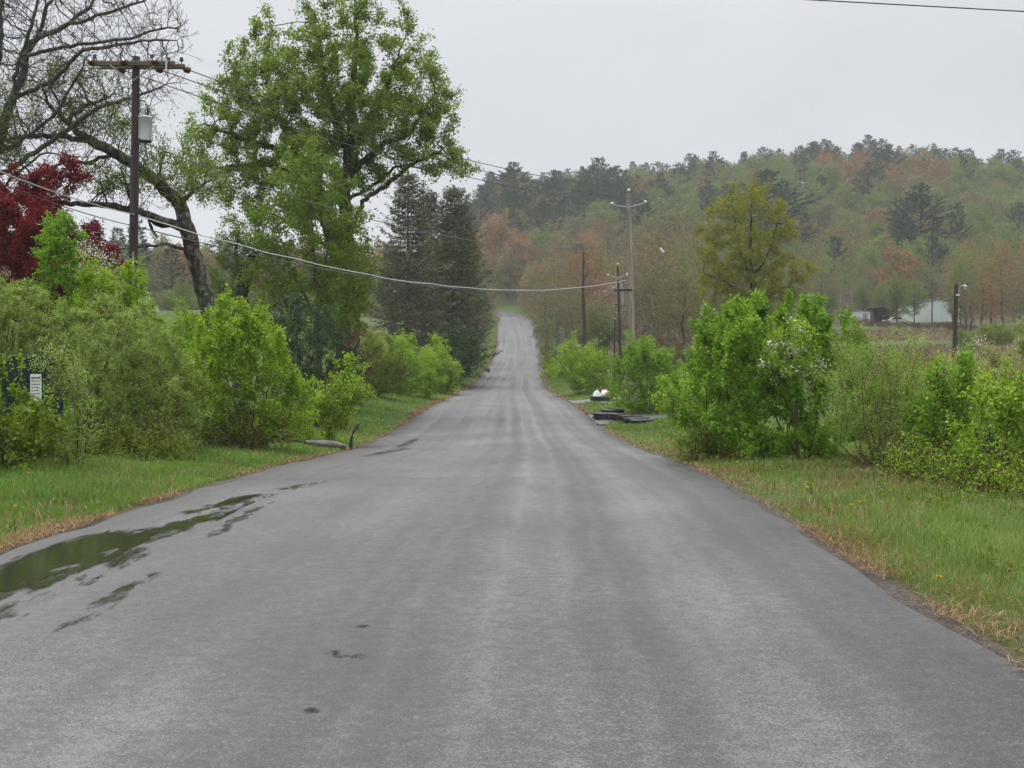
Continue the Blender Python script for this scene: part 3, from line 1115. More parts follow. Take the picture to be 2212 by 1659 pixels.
def build_puddles():
    big, small = puddle_mat('puddle_water', 2.1, .22), puddle_mat('shallow_puddle_water', 9.0, .4)
    polys = [
        [(-160, 1330), (0, 1208), (62, 1192), (124, 1168), (186, 1150), (248, 1154), (310, 1138), (373, 1120), (414, 1092), (476, 1080), (538, 1066), (590, 1070), (518, 1104), (447, 1137), (373, 1175), (290, 1214), (186, 1264), (83, 1310), (0, 1362), (-120, 1440)],
        [(-120, 1490), (0, 1428), (62, 1392), (145, 1340), (228, 1294), (325, 1245), (345, 1250), (260, 1300), (207, 1345), (124, 1385), (41, 1426), (0, 1475), (-80, 1530)],
        [(840, 973), (870, 955), (905, 948), (900, 957), (870, 968)], [(775, 990), (800, 980), (880, 967), (890, 972), (830, 984)],
        [(690, 1425), (735, 1417), (795, 1432), (770, 1444), (725, 1440)], [(645, 1553), (665, 1546), (695, 1551), (670, 1559)],
        [(765, 1367), (790, 1361), (808, 1364), (785, 1369)],
        [(430, 1170), (520, 1110), (600, 1085), (560, 1108), (470, 1168)], [(560, 1064), (640, 1050), (730, 1040), (640, 1062)],
    ]
    for k, poly in enumerate(polys):
        W = np.array([on_road(*p) for p in poly])
        step = .07 if k < 2 else max(.012, float(np.ptp(W[:, 0])) / 30)
        lo, hi = W.min(0) - step, W.max(0) + step
        if k < 2:
            lo = np.maximum(lo, [-9, 5])
        gx = np.arange(lo[0], hi[0], step)
        gy = np.arange(lo[1], hi[1], step * 2)
        X, Y = np.meshgrid(gx, gy)
        pts = np.stack([X.ravel(), Y.ravel()], 1)
        ins = inside([tuple(p) for p in W], pts)
        dep = np.where(ins, edist([tuple(p) for p in W], pts), 0)
        rl = np.interp(pts[:, 1], _sy, SL)
        rr_ = np.interp(pts[:, 1], _sy, SR)
        t = np.clip((pts[:, 0] - rl) / (rr_ - rl), 0, 1)
        Z = np.interp(pts[:, 1], _sy, SZ) + .008 + .03 * (1 - (2 * t - 1) ** 2)
        onr = (pts[:, 0] > rl + .12)
        ny, nx = X.shape
        I = np.arange(ny * nx).reshape(ny, nx)
        Q = np.stack([I[:-1, :-1], I[:-1, 1:], I[1:, 1:], I[1:, :-1]], -1).reshape(-1, 4)
        Q = Q[(ins[Q].sum(1) > 0) & onr[Q].all(1)]
        if not len(Q):
            continue
        us, inv = np.unique(Q, return_inverse=True)
        me = quads_mesh('puddle', np.stack([pts[us, 0], pts[us, 1], Z[us]], 1), inv.reshape(-1, 4), True)
        a_ = me.attributes.new('depth', 'FLOAT', 'POINT')
        gain = 1.0 if k < 2 else .34 / max(float(dep.max()), 1e-6)
        a_.data.foreach_set('value', (np.minimum(dep[us] * gain, .6)).astype(np.float32))
        tag(link('puddle', me, big if k < 2 else small), kind='structure')


def blades(x, y, h, w, lean, rng, zoff=-.02):
    n = len(x)
    z = gz(x, y) + zoff
    b = np.stack([x, y, z], 1)
    a = rng.uniform(0, 6.283, n)
    dirv = np.stack([np.cos(a), np.sin(a), np.zeros(n)], 1)
    sid = np.stack([-np.sin(a + rng.normal(0, .6, n)), np.cos(a), np.zeros(n)], 1)
    ln = np.abs(rng.normal(0, 1, n)) * lean
    up = np.array([0, 0, 1.])
    mid = b + up * (h * .55)[:, None] + dirv * (h * ln * .35)[:, None]
    tip = b + up * (h * (1 - .25 * np.minimum(ln, 1.5)))[:, None] + dirv * (h * ln)[:, None]
    w = w[:, None] * sid
    V = np.stack([b - w * .5, b + w * .5, mid + w * .42, mid - w * .42, tip + w * .08, tip - w * .08], 1).reshape(-1, 3)
    k = np.arange(n)[:, None] * 6
    Q = np.concatenate([k + np.array([[0, 1, 2, 3]]), k + np.array([[3, 2, 4, 5]])], 0)
    return V, Q


def verge_pts(n, side, d0, d1, y0, y1, rng, falloff=1.0, edge_fade=.35):
    """random points on a verge: side -1 left / +1 right, d0..d1 metres out from the tarmac, thinning with distance"""
    q = rng.random(n)
    if falloff == 0:
        y = y0 + (y1 - y0) * q
    else:
        y = (y0 ** -falloff + (y1 ** -falloff - y0 ** -falloff) * q) ** (-1 / falloff)
    d = d0 + (d1 - d0) * rng.random(n)
    e = np.interp(y, _sy, SR if side > 0 else SL)
    x = e + side * d
    vis = np.abs(x) < .46 * y + 6.0
    return x[vis], y[vis], d[vis]


def clear_of_drives(x, y):
    a = (x > 2) & (x < 9.3) & (np.abs(y - 54) < 2.3 + 1.5 * np.exp(-(x - 2.9) / .9))
    b = (x > 2) & (x < 6.5) & (np.abs(y - 74.5) < 1.7 + 1.5 * np.exp(-(x - 2.9) / .9))
    return ~(a | b)


def build_grass():
    rng = np.random.default_rng(31)
    for side, nm, mat in ((1, 'grass', 'grass'), (-1, 'grass', 'grass_left')):
        VV, QQ, b = [], [], 0
        sets = [(390000, .22, 9, 3.0, 24, .8), (90000, .22, 11, 20, 48, 1.0), (45000, .2, 5, 45, 150, 1.0), (26000, .2, 4, 120, 296, .6)]
        if side < 0:
            sets[0] = (210000, .25, 6, 9.0, 26, 1.0)
        for (n, d0, d1, y0, y1, fo) in sets:
            x, y, d = verge_pts(n, side, d0, d1, y0, y1, rng, fo)
            clump = vn2(x, y, 1.3) * .6 + vn2(x, y, .3) * .6
            keep = (rng.random(len(x)) < .35 + clump) & (rng.random(len(x)) < .25 + d / .7) & clear_of_drives(x, y)
            x, y, d, clump = x[keep], y[keep], d[keep], clump[keep]
            h = (.035 + .19 * clump ** 2 + .045 * np.minimum(d, 3) / 3) * rng.uniform(.5, 1.35, len(x)) * np.clip(.45 + d * .5, .4, 1)
            if side < 0:
                h *= .9
            w = np.maximum(.0045, .00052 * y) * rng.uniform(.7, 1.3, len(x))
            h = h * np.clip(1.1 - y / 400, .6, 1.1)
            V, Q = blades(x, y, h, w, .55, rng)
            VV.append(V); QQ.append(Q + b); b += len(V)
        tag(link(nm, quads_mesh(nm, np.concatenate(VV), np.concatenate(QQ)), M[mat]),
            'green grass verge along the %s side of the road' % ('right' if side > 0 else 'left'), 'grass', kind='stuff')
    # dry stems through the right verge, straw and dead leaves along both edges of the tarmac
    VV, QQ, b = [], [], 0
    for side, n, d0, d1, y0, y1, hh, lean, zo in ((1, 70000, .3, 7, 3, 40, .19, .5, 0), (1, 44000, .06, .75, 3, 60, .055, 2.0, 0), (-1, 17000, .08, .5, 8, 60, .05, 2.0, 0),
                                                  (1, 9000, .02, .5, 55, 290, .07, 1.5, 0), (-1, 12000, .02, .55, 55, 290, .09, 1.5, 0), (-1, 9000, .4, 6, 9, 50, .2, .6, 0)):
        x, y, d = verge_pts(n, side, d0, d1, y0, y1, rng, 1.0)
        cl = vn2(x, y, .55)
        edge = lean > 1
        keep = (rng.random(len(x)) < np.clip((cl - .38) * 4.5, .04, 1)) & clear_of_drives(x, y) if not edge else (rng.random(len(x)) < np.clip((vn2(x, y, .9) + .35 * vn2(x, y, 3.) - .52) * 3.2, .04, 1)) & clear_of_drives(x, y)
        x, y, d = x[keep], y[keep], d[keep]
        h = hh * rng.uniform(.5, 1.3, len(x))
        w = np.maximum(.0038 if not edge else .006, .0005 * y) * rng.uniform(.7, 1.4, len(x))
        V, Q = blades(x, y, h, w, lean, rng, .0)
        VV.append(V); QQ.append(Q + b); b += len(V)
    tag(link('dry_grass', quads_mesh('dry_grass', np.concatenate(VV), np.concatenate(QQ)), M['straw']), 'straw coloured dead grass along the road edges', 'dry grass', kind='stuff')
    # weeds between the verge and the shrubs
    for side, y0, y1, d0, d1, n, lb in ((1, 5, 24, .5, 7, 1500, 'low broad leaved weeds scattered in the right verge'), (-1, 9, 26, .5, 5, 1100, 'low broad leaved weeds scattered in the left verge'), (-1, 16, 50, 2.2, 6.5, 2600, 'leafy weeds at the foot of the left hand thicket'), (1, 16, 34, 4.0, 10, 1500, 'leafy weeds at the foot of the right hand shrubs')):
        x, y, d = verge_pts(n, side, d0, d1, y0, y1, rng, 0)
        m = (rng.random(len(x)) < np.clip((d - d0) / 2, .15, 1)) & (vn2(x, y, .8) > .36)
        x, y = x[m], y[m]
        hh = rng.uniform(.15, .62, len(x)) * (.3 if d0 < 1 else 1)
        z = gz(x, y)
        base = np.stack([x, y, z], 1)
        tip = base + np.stack([rng.normal(0, .18, len(x)) * hh, rng.normal(0, .18, len(x)) * hh, hh], 1)
        k = 17
        tt = rng.uniform(.25, 1.05, (len(x), k))
        pp = (base[:, None] * (1 - tt[..., None]) + tip[:, None] * tt[..., None] + rng.normal(0, .03, (len(x), k, 3))).reshape(-1, 3)
        dd = rng.normal(0, 1, pp.shape) + np.array([0, 0, .1])
        V1, Q1 = leaf_quads(pp, dd, nrm(rng.normal(0, .6, pp.shape) + np.array([0, 0, 1.])), rng.uniform(.03, .075, len(pp)), rng.uniform(.018, .04, len(pp)))
        tag(link('weeds', quads_mesh('weeds', V1, Q1), LF['olive']), lb, 'weeds', kind='stuff')
        ds = nrm(tip - base)
        s1 = nrm(np.cross(ds, rng.normal(0, 1, ds.shape))) * .006
        V2 = np.stack([base - s1, base + s1, tip + s1 * .5, tip - s1 * .5], 1).reshape(-1, 3)
        tag(link('weed_stems', quads_mesh('weed_stems', V2, np.arange(len(V2)).reshape(-1, 4)), M['stem_red']), 'thin brown weed stems ' + lb[12:], 'weeds', kind='stuff')
    # loose stones along the broken edges of the tarmac
    for side, n, lb in ((1, 5200, 'loose gravel crumbs along the right edge of the tarmac'), (-1, 3200, 'loose gravel crumbs along the left edge of the tarmac')):
        x, y, d = verge_pts(n, side, -.12, .55, 4, 34, rng, .8)
        c = np.stack([x, y, gz(x, y) + .001], 1)
        s_ = (.0025 + .009 * rng.random((n, 1)) ** 3)[:len(x)]
        octa = np.array([[1, 0, 0], [-1, 0, 0], [0, 1, 0], [0, -1, 0], [0, 0, .7], [0, 0, -.7]])
        V = c[:, None] + octa[None] * s_[:, :, None] * rng.uniform(.6, 1.3, (len(x), 6, 1))
        tri = np.array([[0, 2, 4], [2, 1, 4], [1, 3, 4], [3, 0, 4], [2, 0, 5], [1, 2, 5], [3, 1, 5], [0, 3, 5]])
        Q = (np.arange(len(x)) * 6)[:, None, None] + tri[None]
        tag(link('gravel', quads_mesh('gravel', V.reshape(-1, 3), Q.reshape(-1, 3)), M['loose_stone']), lb, 'gravel', kind='stuff')
    # rough pasture further off: brown meadow on the right, field grass on the left
    for nm, mat, x0, x1, y0, y1, n, h, lb in (('meadow_grass', 'meadow_dry', 10, 95, 60, 205, 90000, .38, 'brown dry meadow beyond the right hand shrubs'),
                                              ('field_grass', 'grass', 4, 75, 24, 88, 60000, .30, 'green rough grass growing between the right hand shrubs'),
                                              ('field_grass', 'grass_left', -70, -7, 24, 170, 60000, .32, 'green field grass behind the left hand shrubs')):
        x = rng.uniform(x0, x1, n)
        y = rng.uniform(y0, y1, n)
        vis = (np.abs(x) < .44 * y + 3) & clear_of_drives(x, y) & (x * np.sign(x0 + x1) > 7)
        if mat == 'meadow_dry':
            vis &= (vn2(x, y, .06) + .3 * vn2(x, y, .3) > .52) & (np.abs(y - 168) > 13)
        x, y = x[vis], y[vis]
        V, Q = blades(x, y, h * rng.uniform(.5, 1.3, len(x)), np.maximum(.012, .0007 * y) * rng.uniform(.8, 1.5, len(x)), .6, rng)
        tag(link(nm, quads_mesh(nm, V, Q), M[mat]), lb, 'grass', kind='stuff')


build_ground()
build_road()
build_puddles()
build_grass()

# ================================================================== NEAR AND MIDDLE PLANTS (left side)
def plants_left():
    plant('shrub', 'coarse leaved yellow-green shrub at the left edge in front of the dark green fence panel', 'shrub',
          [(-90, 1035), (-90, 800), (-30, 775), (-5, 800), (18, 812), (38, 860), (55, 872), (95, 875), (116, 890), (98, 925), (88, 960), (95, 1000), (60, 1035)],
          19.5, 15, 'lime_yellow', 3600, .075, .05, 'stem_brown', n=420, thick=.7, step=.12, nst=6, rb=.016, r0=.003, droop=.7, clumps=90, cr=.10, spread=.05, seed=3)
    plant('shrub', 'large silvery green shrub arching over the top of the dark green fence panel', 'shrub',
          [(-120, 830), (-120, 640), (-40, 590), (20, 600), (70, 625), (130, 640), (190, 690), (215, 780), (160, 800), (130, 770), (60, 800), (30, 880)],
          27, -10, 'silver', 17000, .055, .022, 'stem_red', n=1300, thick=1.4, step=.15, nst=7, rb=.03, r0=.003, droop=.1, spread=.045, seed=4)
    plant('shrub', 'silvery green shrub with dark forked stems right of the dark green fence panel', 'shrub',
          [(110, 960), (120, 860), (150, 780), (170, 690), (240, 640), (310, 690), (340, 760), (390, 860), (330, 960), (250, 990), (170, 990)],
          24.5, 207, 'silver', 14000, .052, .021, 'stem_red', n=1200, thick=1.3, step=.14, rb=.045, r0=.003, droop=.1, spread=.04, seed=5,
          stems=[['base', (207, 930), (205, 870), (214, 830), (235, 770), (255, 720)], ['base', (200, 950), (196, 880), (190, 800), (170, 730)], ['base', (222, 960), (215, 880), (218, 800)],
                 ['base', (240, 950), (280, 900), (330, 860), (370, 830)], ['base', (180, 950), (150, 900), (130, 850)]])
    plant('shrub', 'silvery green shrub between the lime green shrub and the forked one', 'shrub',
          [(250, 720), (300, 660), (350, 690), (390, 740), (420, 820), (440, 900), (410, 985), (330, 1000), (290, 940), (260, 840)],
          26, 352, 'silver', 12000, .052, .021, 'stem_red', n=1000, thick=1.2, step=.14, nst=7, rb=.028, r0=.003, droop=.1, spread=.04, seed=6)
    plant('shrub', 'thin arching silvery twigs hanging in front of the dark green fence panel', 'shrub',
          [(95, 800), (100, 770), (130, 750), (165, 790), (180, 860), (175, 950), (168, 985), (150, 900), (120, 850)], 20.6, 165, 'silver', 1300, .05, .02, 'stem_red', n=420, thick=.5, step=.13, nst=5, rb=.018, r0=.003, droop=.1, spread=.05, seed=66)
    plant('shrub', 'low yellowish green growth under the forked silvery shrub', 'shrub', [(120, 1005), (140, 950), (200, 925), (260, 930), (330, 920), (400, 940), (430, 980), (380, 1010), (250, 1020)], 23.4, 270, 'olive', 4200, .05, .032, 'stem_red',
          n=420, thick=.7, step=.13, nst=12, rb=.012, r0=.003, droop=.2, spread=.06, seed=67, fan=1.2)
    plant('shrub', 'lime green growth filling the gap between the silvery shrubs and the broad lime shrub', 'shrub', [(300, 830), (320, 760), (360, 740), (400, 760), (430, 800), (450, 880), (430, 960), (380, 960), (320, 900)], 27.5, 385, 'lime_yellow', 5200, .06, .042, 'stem_red',
          n=520, thick=.9, step=.14, nst=8, rb=.02, r0=.003, droop=.4, spread=.06, seed=68)
    for (ub, poly, D, sd, lb) in ((290, [(130, 1000), (140, 940), (250, 900), (380, 910), (420, 960), (400, 1005), (280, 1015)], 24, 7, 'low tangle of brown bare stems under the silvery shrubs'),
                                  (540, [(430, 985), (440, 900), (520, 870), (610, 890), (640, 950), (600, 985), (520, 990)], 29, 8, 'reddish brown bare stems under the broad lime green shrub'),
                                  (735, [(690, 930), (680, 840), (720, 760), (760, 700), (800, 730), (810, 800), (800, 870), (760, 910)], 45, 9, 'tall brown dead brush beside the dark evergreen shrub')):
        plant('brush', lb, 'brush', poly, D, ub, 'brown', 1500 if D < 40 else 3200, .05 if D < 40 else .11, .03, 'stem_red', n=420, thick=.9, step=.13 if D < 40 else .22, nst=10, rb=.014, r0=.0035, droop=.2, spread=.05, seed=sd)
    plant('shrub', 'upright lime green shrub with leafy spires below the leaning tree', 'shrub',
          [(320, 790), (335, 700), (365, 685), (385, 705), (410, 690), (440, 700), (450, 672), (470, 690), (490, 720), (480, 800), (420, 870), (350, 840)],
          34, 405, 'lime', 9000, .075, .055, 'stem_brown', n=650, thick=1.1, step=.18, nst=7, rb=.03, r0=.004, droop=.6, clumps=110, cr=.2, spread=.06, seed=10, shoots=36, shoot_len=.6)
    plant('shrub', 'broad lime green shrub on brown stems at the centre of the left thicket', 'shrub',
          [(425, 955), (410, 870), (430, 780), (455, 715), (480, 720), (497, 690), (520, 722), (555, 695), (575, 740), (612, 775), (622, 820), (648, 860), (645, 910), (600, 945), (540, 965)],
          29.5, 537, 'lime', 17000, .065, .048, 'stem_red', n=1100, thick=1.3, step=.15, nst=9, rb=.03, r0=.0035, droop=.6, clumps=170, cr=.19, spread=.05, seed=11, shoots=80, shoot_len=.9)
    plant('shrub', 'lime green shrub thinly leaved in front of the red foliage near the tall pole', 'shrub',
          [(160, 710), (175, 640), (205, 600), (228, 585), (245, 620), (268, 610), (285, 590), (310, 640), (310, 720), (250, 740)],
          32, 240, 'lime', 4800, .07, .045, 'stem_red', n=480, thick=.8, step=.15, nst=6, rb=.02, r0=.003, droop=.5, clumps=80, cr=.15, spread=.05, seed=12, shoots=26)
    plant('sapling', 'bright lime green columnar sapling in front of the crimson tree', 'sapling',
          [(97, 660), (99, 590), (101, 530), (108, 495), (124, 470), (138, 488), (150, 505), (160, 540), (172, 570), (170, 660)],
          33, 133, 'bright', 4600, .085, .05, 'stem_red', n=480, thick=.45, step=.14, nst=3, rb=.025, r0=.003, droop=.9, clumps=80, cr=.11, spread=.045, seed=13)
    plant('tree', 'crimson leaved tree behind the shrubs at the left edge', 'tree',
          [(-160, 690), (-160, 430), (-60, 385), (0, 395), (60, 378), (150, 372), (168, 386), (130, 402), (95, 420), (140, 455), (182, 470), (205, 520), (240, 560), (262, 610), (280, 660), (200, 700)],
          43, 30, 'crimson', 40000, .085, .05, 'bark', n=2600, thick=2.2, step=.24, rb=.10, r0=.004, droop=.1, clumps=300, cr=.34, spread=.10, seed=14, wood='trunk', fol='crown')
    plant('blossom_tree', 'thin tree with white blossom left of the tall utility pole', 'tree',
          [(140, 560), (155, 515), (190, 500), (215, 530), (250, 545), (262, 580), (300, 620), (318, 660), (345, 690), (290, 710), (210, 670), (160, 610)],
          40, 235, 'olive', 2600, .05, .03, 'stem_brown', n=520, thick=1.0, step=.2, nst=3, rb=.035, r0=.0035, droop=.1, spread=.07, seed=15, wood='trunk', fol='crown',
          extra=[('blossoms', 'white', 2300, .05, .045, .07, None)])
    # bare tree whose trunk stands outside the frame
    limbs = [[(-95, 900), (-92, 760), (-80, 640), (-62, 500), (-40, 400), (-8, 330), (20, 235), (48, 150), (62, 117), (78, 78), (110, 20), (135, -40), (160, -120)],
             [(-40, 400), (-30, 250), (-8, 117), (8, 0), (14, -120)], [(20, 235), (30, 150), (62, 90), (92, -10), (110, -100)],
             [(48, 150), (78, 100), (137, 55), (192, 12), (250, -40)], [(55, 130), (100, 110), (176, 102), (274, 86), (330, 66), (391, 56)],
             [(30, 205), (105, 172), (188, 117), (274, 94), (332, 82), (380, 84)], [(-20, 350), (59, 290), (117, 235), (164, 160), (200, 110)],
             [(-30, 385), (23, 372), (98, 313), (156, 274), (219, 235), (300, 212), (350, 190)], [(-62, 500), (-20, 430), (40, 380), (110, 335), (190, 345)],
             [(-60, 480), (-120, 350), (-160, 200), (-170, 60)], [(137, 55), (180, 50), (260, 28), (320, -5)]]
    rad = [(.22, .02), (.07, .02), (.065, .018), (.05, .014), (.042, .010), (.045, .010), (.05, .014), (.06, .012), (.055, .014), (.10, .03), (.028, .010)]
    stems = [[('base')] + l if i == 0 else l for i, l in enumerate(limbs)]
    stems = [[q if q == 'base' else (q[0], q[1], (hash_(i, k) - .5) * .9) for k, q in enumerate(s)] for i, s in enumerate(stems)]
    plant('bare_tree', 'big leafless tree fanning its branches over the upper left corner', 'tree',
          [(-220, 300), (-200, -120), (60, -160), (330, -90), (400, 20), (415, 105), (372, 150), (405, 190), (330, 245), (250, 300), (120, 350), (-60, 400)],
          46, -95, 'olive', 7500, .085, .05, 'bark_grey', n=5200, thick=3.0, step=.24, stems=stems, radii=rad, rb=.22, r0=.006, twigs=3200, twig_len=.9, droop=.2, spread=.14, seed=16, wood='trunk', fol='crown',
          bare=lambda w: not (vnoise(w * .55 + 3) > .47 and w[2] < 10.8), dk=.30, hole=.0)
    # leaning lichen-spotted tree
    lt = [['base', (462, 720), (441, 650), (420, 570), (406, 492), (388, 442), (352, 402), (326, 381), (290, 358), (250, 331), (205, 308), (170, 285), (142, 258), (112, 232)],
          [(404, 492), (372, 483), (330, 468), (290, 453), (240, 447), (180, 440), (100, 437), (30, 432), (-60, 440)],
          [(388, 478), (352, 490), (326, 480), (330, 500), (345, 512)], [(412, 548), (395, 536), (365, 530), (300, 533), (240, 541)],
          [(250, 331), (215, 342), (190, 349), (150, 352), (100, 375), (60, 380)], [(205, 308), (150, 300), (80, 295), (10, 300)],
          [(352, 402), (345, 370), (350, 340)], [(290, 453), (275, 400), (255, 360)], [(142, 258), (180, 230), (230, 215), (270, 190)], [(388, 442), (420, 410), (450, 385)]]
    lr = [(.29, .05), (.17, .03), (.10, .05), (.07, .025), (.07, .015), (.06, .02), (.03, .01), (.03, .01), (.06, .015), (.04, .012)]
    lt = [[q if q == 'base' else (q[0], q[1], (hash_(i + 20, k) - .5) * .8) for k, q in enumerate(s)] for i, s in enumerate(lt)]
    plant('leaning_tree', 'dark leaning tree with lichen patches curving left behind the tall utility pole', 'tree',
          [[(50, 170), (110, 150), (170, 165), (200, 200), (270, 225), (292, 280), (262, 330), (190, 320), (110, 300), (20, 300), (-30, 250)], [(298, 345), (320, 312), (360, 325), (400, 345), (440, 350), (462, 395), (440, 440), (400, 425), (350, 392), (310, 372)],
           [(180, 350), (300, 380), (320, 440), (250, 430)]],
          48, 478, 'olive', 9500, .085, .055, 'bark_lichen', n=1500, thick=1.6, step=.24, stems=lt, radii=lr, rb=.3, r0=.006, twigs=700, twig_len=.8, droop=.2, clumps=120, cr=.4, spread=.13, seed=17, wood='trunk', fol='crown',
          bare=lambda w: (w[2] < 8.3 and w[0] < -12.8) or vnoise(w * .7 + 9) < .36)
    plant('broken_tree', 'dark broken tree trunk sprouting thin green branches beside the leaning tree', 'tree',
          [[(455, 610), (470, 560), (490, 520), (500, 480), (540, 475), (570, 500), (590, 560), (575, 640), (555, 600), (540, 560), (510, 600), (490, 640), (460, 640)]],
          58, 522, 'fresh', 5200, .10, .065, 'bark', n=520, thick=1.6, step=.26, rb=.34, r0=.006, clumps=70, cr=.34, spread=.12, seed=18, wood='trunk', fol='crown',
          stems=[['base', (524, 700), (520, 650), (530, 600), (545, 570), (548, 552)], [(522, 655), (505, 640), (470, 620)], [(530, 600), (510, 560), (515, 500)], [(545, 570), (562, 530), (560, 490)]],
          radii=[(.42, .26), (.05, .02), (.05, .02), (.05, .02)])
    # the big maple
    mp = [(393, 284), (420, 262), (442, 223), (452, 210), (466, 182), (470, 150), (482, 125), (510, 122), (535, 100), (548, 50), (562, 62), (575, 90), (609, 62), (625, 92), (656, 117), (655, 80), (671, 26), (690, 10), (700, -30), (760, -55),
          (847, -25), (868, 25), (884, 34), (884, 62), (905, 80), (926, 108), (951, 134), (961, 176), (979, 223), (974, 262), (945, 262), (982, 296), (1003, 357), (985, 374), (935, 366), (891, 358), (858, 382), (812, 388), (790, 420), (783, 470), (770, 610), (735, 660),
          (700, 560), (640, 490), (560, 475), (500, 440), (455, 418), (425, 380), (408, 340)]
    mp = [(745 + (q - 745) * (.955 if q > 745 else .985), w) for q, w in mp]
    ms = [['base', (744, 760), (742, 690), (748, 560), (752, 430), (762, 320), (768, 200), (770, 90), (772, 0)], [(746, 600), (722, 500), (690, 420), (648, 340), (606, 260), (575, 180)],
          [(752, 440), (798, 400), (860, 366), (930, 358)], [(700, 440), (645, 375), (570, 345), (490, 352), (425, 372)], [(757, 370), (822, 320), (880, 280), (940, 200)],
          [(762, 320), (800, 250), (840, 180), (870, 100)], [(760, 340), (720, 250), (700, 150), (690, 50)], [(648, 340), (590, 320), (520, 300), (440, 265)], [(606, 260), (560, 230), (500, 180)],
          [(750, 500), (790, 440), (830, 392), (880, 350), (960, 330)], [(738, 560), (660, 500), (590, 460), (530, 440)], ['base', (772, 735), (778, 690), (774, 640)]]
    mr = [(.42, .03), (.19, .025), (.10, .02), (.12, .02), (.10, .02), (.10, .02), (.11, .02), (.09, .02), (.08, .02), (.09, .025), (.08, .02), (.10, .06)]
    ms = [[q if q == 'base' else (q[0], q[1], (hash_(i + 40, k) - .5) * 2.4) for k, q in enumerate(s)] for i, s in enumerate(ms)]
    plant('maple_tree', 'tallest tree, a broad green maple with two crown lobes left of the road', 'tree', mp, 62, 745, 'maple', 64000, .125, .09, 'bark',
          n=5600, thick=4.4, hole=.27, step=.34, stems=ms, radii=mr, rb=.42, r0=.0075, twigs=500, twig_len=.7, droop=.35, clumps=620, cr=.46, spread=.13, seed=19, wood='trunk', fol='crown', upb=.8)
    plant('young_tree', 'slender yellow-green tree with grey stems in front of the big maple', 'tree',
          [(545, 700), (528, 620), (552, 545), (540, 470), (572, 400), (600, 360), (640, 325), (665, 345), (700, 330), (735, 385), (770, 440), (785, 540), (792, 600), (778, 660), (740, 700), (690, 725), (615, 720)],
          54, 690, 'young', 13000, .13, .09, 'bark_grey', n=1400, thick=2.2, step=.30, rb=.13, r0=.006, droop=.3, clumps=170, cr=.42, spread=.14, seed=20, wood='trunk', fol='crown',
          stems=[['base', (690, 760), (688, 640), (674, 500), (670, 370)], [(688, 640), (712, 520), (722, 410)], [(690, 700), (640, 600), (600, 500)]], radii=[(.15, .03), (.08, .02), (.06, .02)])
    plant('vine_clump', 'leafy vine mass clinging to the foot of the big maple', 'shrub', [(690, 740), (700, 640), (715, 560), (735, 520), (765, 560), (790, 640), (785, 690), (760, 725)], 58.5, 735, 'olive', 6500, .12, .085, 'stem_brown',
          n=520, thick=1.0, step=.26, nst=5, rb=.05, r0=.006, droop=.5, clumps=80, cr=.3, spread=.12, seed=21)
    # juniper
    plant('juniper', 'dark evergreen shrub with layered sprays beside the brown brush', 'shrub',
          [(592, 720), (610, 690), (650, 672), (690, 668), (715, 690), (722, 712), (745, 720), (772, 752), (752, 765), (770, 785), (745, 825), (690, 845), (630, 830), (598, 780)],
          45, 680, 'juniper', 15000, .11, .02, 'stem_brown', n=900, thick=1.7, step=.2, nst=6, rb=.05, r0=.004, droop=-.1, clumps=110, cr=.22, spread=.07, seed=22, upb=1.2)
    plant('sapling', 'small leafy sapling by the roadside log left of the road', 'sapling',
          [(675, 890), (685, 865), (712, 840), (726, 840), (730, 800), (748, 787), (764, 800), (758, 825), (772, 850), (768, 880), (745, 895), (705, 908)],
          36, 722, 'lime', 2600, .075, .05, 'stem_red', n=300, thick=.5, step=.14, nst=5, rb=.015, r0=.003, droop=.4, clumps=50, cr=.13, spread=.05, seed=23)
    plant('sapling', 'small yellow-green sapling at the right foot of the broad lime shrub', 'sapling', [(640, 905), (645, 850), (660, 820), (672, 850), (668, 900), (655, 930)], 34, 655, 'lime', 1100, .07, .05, 'stem_red',
          n=140, thick=.35, step=.14, nst=3, rb=.012, r0=.003, droop=.4, clumps=24, cr=.12, spread=.05, seed=24)
    for (ub, D, poly, sd, leaf, lb) in (
            (815, 70, [(772, 885), (765, 790), (785, 750), (815, 742), (850, 750), (872, 800), (865, 870), (820, 890)], 25, 'olive', 'light green shrub just beyond the row of green fence posts'),
            (890, 78, [(835, 885), (835, 780), (865, 738), (895, 748), (918, 735), (938, 775), (945, 838), (925, 870), (885, 888)], 26, 'lime', 'bright green rounded shrub on the left verge below the spruces'),
            (965, 93, [(920, 860), (920, 780), (942, 750), (962, 770), (976, 800), (974, 832), (950, 852)], 27, 'lime', 'small green shrub on the left verge at the foot of the spruces'),
            (985, 122, [(950, 822), (955, 750), (980, 715), (1008, 725), (1026, 760), (1015, 800), (985, 822)], 28, 'darkgreen', 'dark green thicket left of the road where it starts to climb'),
            (1012, 175, [(985, 790), (985, 700), (1005, 650), (1030, 680), (1040, 740), (1030, 785)], 29, 'olive', 'olive green thicket on the left bank of the climbing road'),
            (800, 96, [(755, 790), (770, 745), (810, 735), (850, 742), (870, 770), (830, 800)], 57, 'pale', 'pale grassy shrub behind the fence post row')):
        plant('shrub', lb, 'shrub', poly, D, ub, leaf, 7200, .0011 * D + .03, .0009 * D + .018, 'stem_brown', n=520, thick=2.0, step=.28, nst=7, rb=.03, r0=.005, droop=.3, clumps=110, cr=.34, spread=.1, seed=sd)


def hash_(a, b):
    return float(np.random.default_rng(a * 1009 + b * 31 + 7).random())


